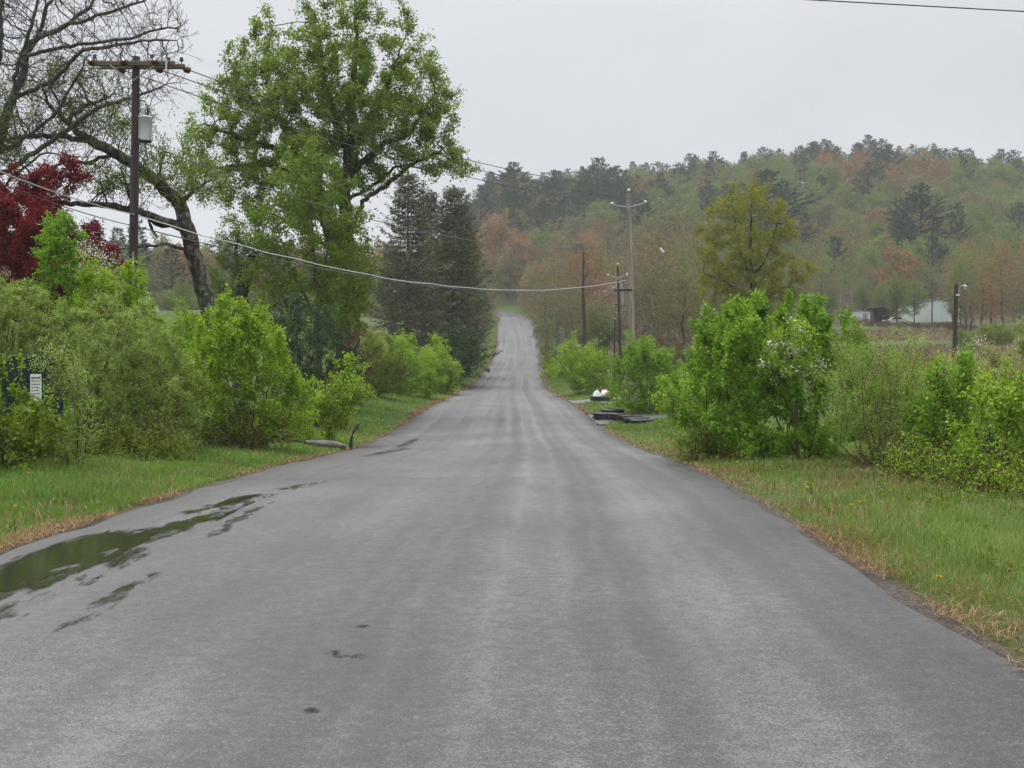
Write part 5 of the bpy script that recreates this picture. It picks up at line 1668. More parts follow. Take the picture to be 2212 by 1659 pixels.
def near_pole():
    D = 34.0
    b = P(283, 800, D)
    b[2] = gz1(b[0], D) - .1
    t = P(296, 124, D)
    root = thing('utility_pole', 'tall dark utility pole with wooden crossarm and grey transformer left of the road', 'utility pole', b)
    pole_shaft(root, b, t, .138, .095, 'pole_dark')
    yaw = math.radians(-9)
    ax = np.array([math.cos(yaw), math.sin(yaw), -.035])
    ax /= np.linalg.norm(ax)
    ay = np.array([-ax[1], ax[0], 0])
    ay /= np.linalg.norm(ay)
    az = np.cross(ax, ay)
    c = P(297, 142, D)
    for s, off in ((-1, -.03), (1, .10)):
        MB().box(c + ay * .17 * s + ax * off, (2.28, .10, .125), axes=[ax, ay, az], bev=.012).build('crossarm', M['arm_wood'], root)
    for s in (-1, 1):
        a = c + ax * s * .62 - ay * .235 - az * .05
        e = P(290, 178, D) - ay * .14 + ax * s * .05
        MB().tube([a, e], .018, 6).build('brace', M['grey_metal'], root)
    # strain insulators: the ones on the near face take the wires from behind the camera, those on the far face the wires up the valley
    fwd = np.array([15.6, 32., -.9])
    back = np.array([6.2, -40, -2.6])
    ends_b, ends_f = [], []
    for k, off in enumerate((-1.12, -.22, .62)):
        mb, e = insulator_strain(c + ax * off - ay * .235 + az * .0, back / 40, .95)
        mb.build('strain_insulator', M['porcelain'], root)
        ends_b.append(e)
    for k, off in enumerate((-.62, .42, 1.18)):
        mb, e = insulator_strain(c + ax * off + ay * .235 - az * .03, fwd / 35, .95)
        mb.build('strain_insulator', M['porcelain'], root)
        ends_f.append(e)
    for off in (-1.08, .50, .80, 1.15):
        p = c + ax * off + ay * (-.17 if off < .6 else .17) + az * .06
        MB().lathe(p, [(.012, 0), (.012, .07), (.05, .075), (.06, .10), (.035, .115), (.05, .13), (.045, .165), (.02, .19), (0, .195)], 12).build('pin_insulator', M['porcelain_dark'], root)
    # jumpers over the arm
    for a, e in zip(ends_b, ends_f):
        m = (a + e) / 2 + np.array([0, 0, .24])
        pts = [a * (1 - t) ** 2 + 2 * m * t * (1 - t) + e * t * t for t in np.linspace(0, 1, 9)]
        MB().tube(pts, .008, 5).build('jumper_wire', M['wire'], root)
    # fuse cutout
    f = c + ax * .93 - ay * .26
    cut = MB().tube([f + az * .06, f - az * .22], .022, 8).build('fuse_cutout', M['white_insul'], root)
    MB().tube([f + ax * .05 + az * .02, f + ax * .05 - az * .34], .014, 6).build('fuse_tube', M['dark_metal'], cut)
    # transformer on the right flank
    tc = P(311.5, 277, D) + np.array([0, .10, 0])
    tank = MB().lathe(tc - np.array([0, 0, .34]), [(0, .02), (.17, .02), (.185, 0), (.19, .04), (.19, .60), (.2, .605), (.2, .635), (.17, .66), (.05, .685), (0, .69)], 20).build('transformer', M['tank'], root)
    MB().lathe(tc - np.array([0, 0, .352]), [(0, -.004), (.18, -.004), (.183, .012), (0, .012)], 20).build('tank_base', M['dark_metal'], tank)
    for dx, mat in ((-.05, 'white_insul'), (.10, 'porcelain_dark')):
        q = tc + np.array([dx, -.05, .33])
        prof = [(.025, 0)]
        for j in range(4):
            prof += [(.028, .02 + j * .05), (.05, .03 + j * .05), (.028, .05 + j * .05)]
        prof += [(.015, .23), (.012, .27), (0, .275)]
        MB().lathe(q, prof, 10).build('bushing', M[mat], tank)
    MB().box(P(303, 285, D), (.16, .05, .42)).build('bracket', M['dark_metal'], root)
    # loops of lead wire
    for pts in ([P(314, 238, D), P(322, 262, D), P(325, 300, D), P(330, 345, D)], [P(313, 303, D), P(318, 330, D), P(321, 350, D)], [P(290, 338, D - .15), P(300, 334, D - .2), P(312, 345, D - .1), P(322, 362, D)],
                [P(304, 232, D - .1), P(300, 200, D - .2), P(318, 170, D - .25), P(337, 162, D - .25)]):
        MB().tube(pts, .011, 5).build('lead_wire', M['wire'], root)
    # secondary rack and messenger bracket
    q = P(303, 309, D) + np.array([0, -.16, 0])
    rk = MB().box(q, (.06, .05, .17)).build('secondary_rack', M['dark_metal'], root)
    for dz in (-.05, .05):
        MB().lathe(q + np.array([.05, -.01, dz - .03]), [(.015, 0), (.035, .005), (.022, .03), (.035, .055), (.015, .06)], 10).build('spool_insulator', M['porcelain_dark'], rk)
    MB().tube([P(290, 800, D) - np.array([0, .15, 0]), P(292, 545, D) - np.array([0, .14, 0])], .022, 8).build('conduit', M['grey_metal'], root)
    WB['b'], WB['f'], WB['neutral'] = ends_b, ends_f, q + np.array([.06, 0, 0])
    WB['tel1'], WB['tel2'] = P(290, 464, D) + np.array([0, -.16, 0]), P(290, 489, D) + np.array([0, -.16, 0])
    MB().box(P(289, 464, D) + np.array([0, -.13, 0]), (.05, .08, .09)).build('messenger_clamp', M['dark_metal'], root)
    MB().box(P(289, 489, D) + np.array([0, -.13, 0]), (.05, .08, .09)).build('messenger_clamp', M['dark_metal'], root)


def arm_pole(D, ub, vb, ut, vt, r0, r1, mat, label, arms, name='utility_pole', yaw=0.0):
    b = P(ub, vb, D)
    b[2] = gz1(b[0], D) - .1
    t = P(ut, vt, D)
    root = thing(name, label, 'utility pole', b)
    pole_shaft(root, b, t, r0, r1, mat)
    res = {}
    # top pin
    tp = t + np.array([0, -.06, -.2])
    pin = MB().tube([tp, tp + np.array([.01, 0, .42])], .02, 6).build('top_pin', M['grey_metal'], root)
    MB().lathe(tp + np.array([.01, 0, .36]), [(.02, 0), (.07, .01), (.09, .05), (.07, .09), (.05, .13), (0, .14)], 10).build('insulator', M['white_insul'], pin)
    res['top'] = tp + np.array([.01, 0, .52])
    hb = P(*arms['hub'], D) + np.array([0, -r1 - .03, 0])
    for key in ('l', 'r'):
        e = P(*arms[key], D) + np.array([0, -r1, 0])
        arm = MB().tube([hb, hb * .5 + e * .5 + np.array([0, 0, -.02]), e], [.035, .03, .025], 8).build('bracket_arm', M['grey_metal'], root)
        MB().lathe(e, [(.02, -.02), (.08, .01), (.10, .05), (.08, .08), (.05, .12), (0, .13)], 10).build('insulator', M['white_insul'], arm)
        res[key] = e + np.array([0, 0, .12])
    MB().box(hb, (.12, .06, .30)).build('bracket_plate', M['grey_metal'], root)
    return root, res, b, t


def wire(name, label, a, e, sag, r, mat, ext0=0, group=None, n=26, wav=0):
    a, e = np.array(a, float), np.array(e, float)
    ts = np.linspace(0, 1, n)
    pts = np.array([a * (1 - t) + e * t - np.array([0, 0, 4 * sag * t * (1 - t)]) for t in ts])
    if wav:
        rg = np.random.default_rng(4)
        k = rg.normal(0, wav, (n, 3))
        k[0] = k[-1] = 0
        pts = pts + k
    o = MB().tube(pts, r, 5).build(name, M[mat])
    return tag(o, label, 'wire', group)


def poles():
    near_pole()
    D1 = 66.0
    root, r1, b1, t1 = arm_pole(D1, 1369, 880, 1357, 421, .165, .11, 'pole_brown', 'tall pale brown utility pole with two bracket arms right of the road',
                                {'hub': (1357, 449), 'l': (1321, 443), 'r': (1393, 439)})
    MB().box(P(1356, 640, D1) + np.array([-.27, -.1, 0]), (.11, .10, .85), bev=.02).build('cable_terminal', M['grey_metal'], root)
    MB().tube([P(1346, 600, D1), P(1347, 622, D1)], .015, 5).build('drop_wire', M['wire'], root)
    MB().box(P(1345, 627, D1) + np.array([0, -.1, 0]), (.95, .1, .10)).build('extension_arm', M['dark_metal'], root)
    D2 = 108.0
    root2, r2, b2, t2 = arm_pole(D2, 1342, 850, 1334, 576, .14, .09, 'pole_dark', 'smaller leaning utility pole with bracket arms behind the taller one',
                                 {'hub': (1334, 601), 'l': (1313, 595), 'r': (1354, 594)})
    # dark bare pole and grey thin post
    D3 = 128.0
    b = P(1262, 790, D3); b[2] = gz1(b[0], D3) - .1
    t = thing('dead_tree', 'dark bare straight trunk without branches between the road and the utility poles', 'dead tree', b)
    MB().tube(np.linspace(b, P(1259, 545, D3), 8) + np.random.default_rng(3).normal(0, .04, (8, 3)) * np.linspace(0, 1, 8)[:, None], np.linspace(.24, .09, 8), 9).build('trunk', M['bark'], t)
    for k, (du, v) in enumerate(((14, 590), (-12, 620), (10, 560))):
        MB().tube([P(1260, v + 12, D3), P(1260 + du, v - 8, D3)], [.04, .015], 5).build('branch_stub', M['bark'], t)
    D4 = 102.0
    b = P(1326, 800, D4); b[2] = gz1(b[0], D4) - .1
    t = thing('post', 'thin grey post left of the smaller utility pole', 'post', b)
    MB().tube([b, P(1328, 690, D4)], [.075, .06], 8).build('shaft', M['pole_dark'], t)
    MB().lathe(P(1328, 690, D4), [(.06, 0), (.075, .01), (.075, .05), (.03, .09), (0, .09)], 8).build('cap', M['grey_metal'], t)
    # lamp pole on the right
    D5 = 84.0
    b = P(2061, 860, D5); b[2] = gz1(b[0], D5) - .1
    tt = P(2065, 614, D5)
    lp = thing('lamp_pole', 'dark wooden pole with a small lamp arm in the right hand field', 'lamp pole', b)
    pole_shaft(lp, b, tt, .17, .12, 'pole_dark')
    a = P(2068, 636, D5) + np.array([0, -.12, 0])
    arm = MB().tube([a, a + np.array([.05, 0, .35]), a + np.array([.22, 0, .55]), a + np.array([.42, 0, .58])], .025, 7).build('lamp_arm', M['grey_metal'], lp)
    MB().lathe(a + np.array([.44, 0, .62]), [(0, 0), (.06, -.01), (.10, -.08), (.15, -.16), (.15, -.18), (.0, -.17)], 12).build('lamp_head', M['grey_metal'], arm)
    MB().lathe(a + np.array([.44, 0, .45]), [(0, 0), (.08, -.02), (.09, -.10), (.05, -.16), (0, -.17)], 12).build('lamp_globe', M['white_insul'], arm)
    MB().box(a + np.array([-.02, .02, -.04]), (.26, .06, .10)).build('arm_clamp', M['white_insul'], lp)
    for dx in (-.3, -.42):
        MB().tube([P(2064, 636, D5) + np.array([0, -.1, 0]), P(2064, 645, D5) + np.array([dx, -.1, 0]), P(2064, 670, D5) + np.array([dx * 1.1, -.1, 0]), P(2062, 690, D5) + np.array([dx * .5, -.1, 0])], .014, 5).build('hanging_cable', M['wire'], lp)
    MB().box(P(2053, 817, D5) + np.array([.02, -.22, 0]), (.22, .14, .5), bev=.02).build('meter_box', M['grey_metal'], lp)
    MB().box(P(2072, 815, D5) + np.array([-.02, -.22, 0]), (.24, .16, .62), bev=.02).build('junction_box', M['dark_metal'], lp)
    # wires
    g = 'power wires between the two big poles'
    far = [r1['l'], r1['r'], r1['top']]
    nm = ['left bracket arm', 'right bracket arm', 'pole top']
    for k in range(3):
        j = (0, 1, 2)[k]
        wire('power_wire', 'dark power wire from the wooden crossarm to the far pole, its %s' % nm[j], WB['f'][k], far[j], .55, .015, 'wire', group=g)
    pb = [np.array([-6.6, -9, 10.2]), np.array([-4.2, -9, 10.3]), np.array([-1.9, -9, 10.4])]
    for k in range(3):
        wire('power_wire', '%s power wire of three running from the wooden crossarm to the top left corner' % ('leftmost', 'middle', 'rightmost')[k], WB['b'][k], pb[k], 1.3, .012, 'wire', group='power wires toward the camera')
    wire('neutral_wire', 'thin grey wire from below the transformer to the middle of the far utility pole', WB['neutral'], P(1357, 527, D1) + np.array([0, -.18, 0]), 1.15, .014, 'wire_grey')
    wire('neutral_wire', 'thin wire from below the transformer toward the left frame edge', WB['neutral'] - np.array([.2, 0, 0]), np.array([-5.2, -9, 8.3]), .9, .009, 'wire_grey')
    e1 = P(1352, 606, D1) + np.array([0, -.18, 0])
    e2 = P(1340, 625, D1) + np.array([0, -.16, 0])
    wire('phone_cable', 'thick silvery cable sagging across the road between the two big poles', WB['tel1'], e1, 1.12, .016, 'wire_silver', wav=.012)
    wire('phone_cable', 'darker cable sagging just above the silvery one across the road', WB['tel2'], e2, .80, .016, 'wire_grey')
    wire('phone_cable', 'silvery cable from the tall pole down to the left frame edge', WB['tel1'], np.array([-5.6, -9, 5.6]), .85, .013, 'wire_silver')
    wire('phone_cable', 'dark cable from the tall pole down to the left frame edge', WB['tel2'], np.array([-5.4, -9, 5.3]), .75, .011, 'wire')
    a = P(1620, -8, 22.0)
    e = P(2330, 31, 22.0)
    d = e - a
    wire('power_wire', 'single dark wire crossing the top right corner of the sky', a - d * 2.2, e + d * 1.5, .02, .011, 'wire')
    for k, nmk in ((('l'), 'left'), (('r'), 'right'), (('top'), 'top')):
        wire('power_wire', 'faint power wire between the far pole pair, from the %s insulator' % nmk, r1[k], r2[k], .5, .008, 'wire_grey', group='wires between the far poles')
    wm = wire('service_wire', 'faint drop wire from the taller far pole carrying a white marker', P(1360, 520, D1), P(1780, 560, 150.0), .8, .006, 'wire_grey')
    m = P(1429, 541, 72)
    o = MB().tube([m - np.array([.10, 0, -.12]), m + np.array([.10, 0, -.12])], .075, 10).build('wire_marker', M['white_insul'])
    tag(o, 'small white marker hanging in the air right of the taller far utility pole', 'wire marker')


# ================================================================== FENCE, TYRES, BAGS, LOG, BUILDINGS
def roadside():
    rng = np.random.default_rng(9)
    # green fence panel
    X0 = -8.05
    ya, yb = 19.6, 22.6
    xa, xb = -8.3, -7.78
    a = np.array([xa, ya, gz1(xa, ya)])
    b = np.array([xb, yb, gz1(xb, yb)])
    root = thing('chain_link_fence', 'dark green chain-link fence panel with privacy slats at the left edge', 'fence', (a + b) / 2)
    H = 1.78
    ax = nrm((b - a) * np.array([1, 1, 0]))
    L = np.linalg.norm((b - a)[:2])
    n = 42
    for k in range(n):
        p = a + (b - a) * (k + .5) / n
        hh = H - .05 - .04 * rng.random()
        if k == 0:
            mb = MB()
        mb.box(p + np.array([0, 0, .06 + hh / 2]), (L / n * .86, .012, hh), rz=math.atan2(ax[1], ax[0]) + rng.normal(0, .05))
    mb.build('slats', M['green_slat'], root)
    net = MB()
    for k in range(60):
        for s in (1, -1):
            u0 = (k + .0) / 60
            p0 = a + (b - a) * u0
            u1 = u0 + s * .5
            u1c = min(max(u1, 0), 1)
            tt = abs(u1c - u0) / .5
            p1 = a + (b - a) * u1c
            off = np.array([ax[1], -ax[0], 0]) * .02
            net.tube([p0 + off + np.array([0, 0, .04]), p1 + off + np.array([0, 0, .04 + H * tt])], .003, 3, cap=False)
    net.build('wire_netting', M['green_post'], root)
    for p in (a, b):
        po = MB().tube([p - np.array([0, 0, .2]), p + np.array([0, 0, H + .10])], .03, 10).build('post', M['green_slat'], root)
        MB().lathe(p + np.array([0, 0, H + .10]), [(.034, 0), (.036, .02), (.02, .05), (0, .055)], 10).build('post_cap', M['grey_metal'], po)
    MB().tube([a + np.array([0, 0, H]), b + np.array([0, 0, H])], .02, 8).build('top_rail', M['green_slat'], root)
    # white notice on it
    c = a + (b - a) * .70 + np.array([ax[1], -ax[0], 0]) * .04 + np.array([0, 0, 1.27])
    sg = thing('sign', 'white rectangular notice with rows of small print on the dark green fence panel', 'sign', c)
    axs = [ax, np.array([-ax[1], ax[0], 0]), np.array([0, 0, 1.])]
    MB().box(c, (.34, .012, .44), axes=axs, bev=.003).build('board', M['white_paint'], sg)
    pr = MB()
    nv = -axs[1]
    for r in range(7):
        z = .16 - r * .053
        x = -.145
        while x < .12:
            w = rng.uniform(.03, .10)
            if x + w > .155: break
            pr.box(c + ax * (x + w / 2) + nv * .0085 + np.array([0, 0, z]), (w, .003, .014 if r else .026), axes=axs)
            x += w + .02
    pr.build('lettering', M['black_ink'], sg)
    # green steel posts in a row
    posts = [(292, 797, 27.8, 0), (352, 799, 30.2, 0), (405, 811, 32.4, 0), (629, 855, 47.3, 0), (652, 858, 50, 0), (719, 853, 58.2, 0), (738, 843, 61.2, 0), (753, 836, 64.5, 0), (767, 832, 66.5, 1), (781, 827, 69.3, 1), (794, 819, 72.4, 0)]
    lbs = ['green steel fence post among the silvery shrubs, nearest the dark panel', 'green steel fence post among the silvery shrubs, second from the dark panel', 'green steel fence post among the silvery shrubs, third from the dark panel',
           'dark green fence post at the right foot of the broad lime shrub', 'dark green fence post beside the small sapling at the lime shrub', 'short green fence post behind the roadside sapling, leftmost there', 'green fence post behind the roadside sapling, middle there',
           'green fence post behind the roadside sapling, rightmost there', 'green fence post with a white face left of its twin', 'green fence post with a white edge between the white faced one and the last', 'last green fence post, farthest along the left verge']
    for (u, v, D, wf), lb in zip(posts, lbs):
        t = P(u, v, D)
        b_ = np.array([t[0], D, gz1(t[0], D) - .25])
        r_ = thing('fence_post', lb, 'fence post', b_, 'row of green fence posts on the left verge')
        wv = .045
        mb = MB()
        mb.box((b_ + t) / 2, (.012, .06, t[2] - b_[2]))
        mb.box((b_ + t) / 2 + np.array([.0, -.034, 0]), (wv * 1.6, .008, t[2] - b_[2]))
        mb.build('shaft', M['green_post'], r_)
        if wf:
            MB().box((b_ + t) / 2 + np.array([.014, -.0425, .1]), (wv * .9, .006, (t[2] - b_[2]) * .8)).build('white_face', M['white_paint'], r_)
        k = MB()
        for j in range(6):
            k.box(t + np.array([0, -.042, -.12 - j * .18]), (.02, .012, .03))
        k.build('studs', M['green_post'], r_)
    # tyres
    def tyre(c, R_, h, tilt, label, group, ri=.55):
        root = thing('tyre', label, 'tyre', c, group)
        prof = [(R_ * ri, h * .12), (R_ * (ri + .08), .02), (R_ * .80, .0), (R_ * .93, h * .04), (R_ * .985, h * .16), (R_, h * .3)]
        prof += [(R_ * .985, h * .36), (R_ * .985, h * .40), (R_, h * .42), (R_, h * .58), (R_ * .985, h * .6), (R_ * .985, h * .64), (R_, h * .7), (R_ * .985, h * .84), (R_ * .93, h * .96), (R_ * .80, h), (R_ * (ri + .08), h * .98), (R_ * ri, h * .88), (R_ * ri * .97, h * .5), (R_ * ri, h * .12)]
        mb = MB()
        mb.lathe(c, prof, 40)
        for k in range(44):
            t = 2 * math.pi * k / 44
            d = np.array([math.cos(t), math.sin(t), 0])
            for zz in (.22, .78):
                mb.box(np.array(c) + d * (R_ + .004) + np.array([0, 0, h * zz]), (.03, R_ * .075, h * .26), axes=[d, np.array([-d[1], d[0], 0]), np.array([0, 0, 1.])])
        o = mb.build('carcass', M['rubber'], root)
        root.rotation_euler = tilt
        rim = MB().lathe(np.array(c) + np.array([0, 0, h]), [(R_ * (ri + .02), .0), (R_ * (ri + .06), .008), (R_ * (ri + .12), .004)], 32)
        rim.build('bead', M['rubber'], root)
        return root
    g = 'row of black tyres lying on the gravel driveway'
    tl = [(1307, 53.6, .50, .27, (.0, .02, 0), 'leftmost black tyre of the flat row on the gravel driveway'), (1323, 56.2, .50, .27, (.03, -.02, .5), 'black tyre lying behind the flat row, farthest from the camera'),
          (1341, 52.3, .50, .26, (.0, .05, 1), 'second black tyre of the flat row, in front of the hindmost one'), (1360, 51.2, .50, .22, (.02, .05, 2), 'third black tyre of the flat row'),
          (1375, 50.1, .48, .2, (.0, .06, 3), 'fourth black tyre of the flat row, half sunk in grass'), (1388, 49.0, .47, .18, (.02, .05, 4), 'rightmost and lowest black tyre of the flat row, nearest the camera')]
    for (u, D, r_, h, ti, lb) in tl:
        x = (u - CU) / F * D
        tyre(np.array([x, D, gz1(x, D) + .03]), r_, h, ti, lb, g)
    x = (1300 - CU) / F * 72
    zt = gz1(x, 72) + .03
    tyre(np.array([x, 72, zt]), .63, .27, (0, 0, 0), 'single large black tyre holding two white plastic bags', None, .6)

    def bag(c, rx, rz, sd, label, red):
        root = thing('plastic_bag', label, 'plastic bag', c)
        import bmesh
        bm = bmesh.new()
        bmesh.ops.create_icosphere(bm, subdivisions=4, radius=1)
        V = np.array([v.co[:] for v in bm.verts])
        t = np.clip((V[:, 2] + 1) / 2, 0, 1)
        n_ = vnoise(V * 2.3 + sd) - .5
        n2 = vnoise(V * np.array([7, 7, 3]) + sd * 2) - .5
        k = (1 - .62 * t ** 1.6) * (1 + .35 * n_ + .16 * n2)
        V2 = V.copy()
        V2[:, 0] *= rx * k
        V2[:, 1] *= rx * k * .9
        V2[:, 2] = (V[:, 2] + 1) / 2 * rz * (1 + .25 * n_)
        for v, q in zip(bm.verts, V2):
            v.co = q
        me = bpy.data.meshes.new('sack')
        bm.to_mesh(me)
        bm.free()
        me.polygons.foreach_set('use_smooth', np.ones(len(me.polygons), bool))
        link('sack', me, M['bag_white'], root)
        if red:
            me.materials.append(M['bag_red'])
            for p in me.polygons:
                q = p.center
                p.material_index = 1 if (q.x > -.02 and q.x < .24 and q.z < rz * .72 and q.y < 0) else 0
        top = np.array(c) + np.array([0, 0, rz * .93])
        MB().tube([top - np.array([0, 0, .05]), top + np.array([.01, 0, .03]), top + np.array([.05, 0, .10])], [.05, .03, .055], 8).build('knot', M['bag_white'], root)
        return root
    bag((x - .28, 71.9, zt + .1), .25, .50, 3.1, 'small white plastic bag in the left half of the single tyre', False)
    bag((x + .20, 71.95, zt + .1), .36, .54, 5.7, 'bulging white plastic bag with a red patch in the single tyre', True)
    # dark plank lying on the verge
    px, py = P(1277, 849, 84)[0], 84.0
    pl = MB().box((px, py, gz1(px, py) + .09), (.85, .2, .07), rz=-.5, bev=.01).build('plank', M['shed_dark'])
    tag(pl, 'dark plank lying on the grass beyond the plastic bags', 'plank')
    px, py = P(1322, 880, 67)[0], 66.5
    tag(MB().box((px, py, gz1(px, py) + .06), (1.4, .3, .1), rz=-.12, bev=.02).build('stone_slab', M['roof_grey']), 'grey flat slab on the gravel below the single tyre', 'stone slab')
    # pale log, dead stake
    y0 = 33.2
    lx = [P(660, 925, y0), P(690, 925, y0), P(720, 932, y0), P(744, 943, y0)]
    lx = [np.array([p[0], y0 + .1 * k, gz1(p[0], y0) + .05 + .07 * (k < 3)]) for k, p in enumerate(lx)]
    lr = thing('log', 'pale weathered log lying in the grass beside the roadside sapling', 'log', lx[1])
    MB().tube(lx, [.05, .085, .09, .05], 12).build('trunk', M['log_pale'], lr)
    MB().tube([lx[0], lx[0] + np.array([-.25, .05, .04]), lx[0] + np.array([-.5, .1, .02])], [.04, .03, .015], 6).build('branch_stub', M['dead_wood'], lr)
    sx_, sy_ = P(757, 930, 34)[0], 34.0
    sb = np.array([sx_, sy_, gz1(sx_, sy_) - .1])
    tag(MB().tube([sb, sb + np.array([.02, 0, .35]), sb + np.array([.08, 0, .55]), sb + np.array([.22, 0, .75])], [.05, .045, .04, .022], 9).build('dead_stake', M['dead_wood']), 'dark broken stake leaning right at the end of the pale log', 'stake')
    # bark mulch patch
    mx_, my_ = P(1905, 1030, 20.3)[0], 20.6
    V, Fs = [], []
    n = 26
    V.append((mx_, my_, gz1(mx_, my_) + .10))
    for rr, zz in ((.5, .085), (.85, .05), (1.0, -.01)):
        for k in range(n):
            t = 2 * math.pi * k / n
            q = rr * (.8 + .35 * hash_(k, int(rr * 10)))
            xx, yy = mx_ + .62 * q * math.cos(t), my_ + .42 * q * math.sin(t)
            V.append((xx, yy, gz1(xx, yy) + zz + .03 * hash_(k, 5)))
    for k in range(n):
        Fs.append((0, 1 + k, 1 + (k + 1) % n))
        for j in range(2):
            Fs.append((1 + j * n + k, 1 + (j + 1) * n + k, 1 + (j + 1) * n + (k + 1) % n, 1 + j * n + (k + 1) % n))
    mo = MB().add(V, Fs, True)
    for k in range(160):
        t, q = rng.uniform(0, 6.28), math.sqrt(rng.random())
        xx, yy = mx_ + .62 * q * math.cos(t), my_ + .42 * q * math.sin(t)
        mo.box((xx, yy, gz1(xx, yy) + .10 - .08 * q + .02), (rng.uniform(.04, .10), rng.uniform(.015, .03), .012), rz=rng.uniform(0, 3))
    tag(mo.build('mulch_patch', M['mulch']), 'low heap of reddish bark mulch below the silvery right hand shrub', 'mulch')
    # dandelions
    fl = [(1582, 983, 'dandelion left of its twin in the grass below the biggest shrub'), (1601, 985, 'dandelion right of its twin in the grass below the biggest shrub'), (1838, 1096, 'dandelion in the middle of the right verge'), (1856, 1090, 'dandelion just right of the one in the middle of the right verge'),
          (1742, 1057, 'dandelion in the grass left of the mulch heap'), (2026, 1256, 'largest dandelion, near the road edge at the right'), (115, 1003, 'dandelion under the dark green fence panel'), (60, 1036, 'small dandelion at the left edge of the left verge'), (31, 1104, 'dandelion in the left grass nearest the camera')]
    for (u, v, lb) in fl:
        D = F * EYE / (v - HV) * .93
        x = (u - CU) / F * D
        g_ = gz1(x, D)
        hh = EYE + (HV - v) / F * D - g_
        hh = min(max(hh, .14), .32)
        fr = thing('dandelion', lb, 'flower', (x, D, g_), 'yellow dandelions in the verge grass')
        MB().tube([(x, D, g_), (x + .01, D, g_ + hh)], .003, 5).build('stalk', LF['lime'], fr)
        k = 40
        a_ = rng.uniform(0, 6.28, k)
        d = np.stack([np.cos(a_), np.sin(a_), rng.uniform(.1, 1.2, k)], 1)
        Vq, Qq = leaf_quads(np.tile([[.01, 0, hh]], (k, 1)), d, np.tile([[0, 0, 1.]], (k, 1)) + rng.normal(0, .2, (k, 3)), .024, .009)
        link('flower_head', quads_mesh('flower_head', Vq, Qq), M['yellow'], fr)


def gable(name, label, cat, c, w, d, h, rh, wall, roof, rz=0, over=.25):
    root = thing(name, label, cat, c)
    ca, sa = math.cos(rz), math.sin(rz)
    ex, ey = np.array([ca, sa, 0]), np.array([-sa, ca, 0])
    c = np.array(c, float)

    def q(a, b, z):
        return c + ex * a + ey * b + np.array([0, 0, z])
    V = [q(-w / 2, -d / 2, -1.5), q(w / 2, -d / 2, -1.5), q(w / 2, d / 2, -1.5), q(-w / 2, d / 2, -1.5), q(-w / 2, -d / 2, h), q(w / 2, -d / 2, h), q(w / 2, d / 2, h), q(-w / 2, d / 2, h), q(0, -d / 2, h + rh), q(0, d / 2, h + rh)]
    MB().add(V, [(0, 1, 5, 8, 4), (1, 2, 6, 5), (2, 3, 7, 9, 6), (3, 0, 4, 7)]).build('wall', M[wall], root)
    rb = MB()
    for s in (-1, 1):
        a0 = q(0, -d / 2 - over, h + rh + .04)
        a1 = q(0, d / 2 + over, h + rh + .04)
        sl = (rh) / (w / 2)
        b0 = q(s * (w / 2 + over), -d / 2 - over, h - sl * over + .04)
        b1 = q(s * (w / 2 + over), d / 2 + over, h - sl * over + .04)
        up = np.array([0, 0, .10])
        rb.add([a0, a1, b1, b0, a0 + up, a1 + up, b1 + up, b0 + up], [(0, 1, 2, 3), (4, 7, 6, 5), (0, 4, 5, 1), (1, 5, 6, 2), (2, 6, 7, 3), (3, 7, 4, 0)])
    ro = rb.build('roof', M[roof], root)
    return root, q, ro


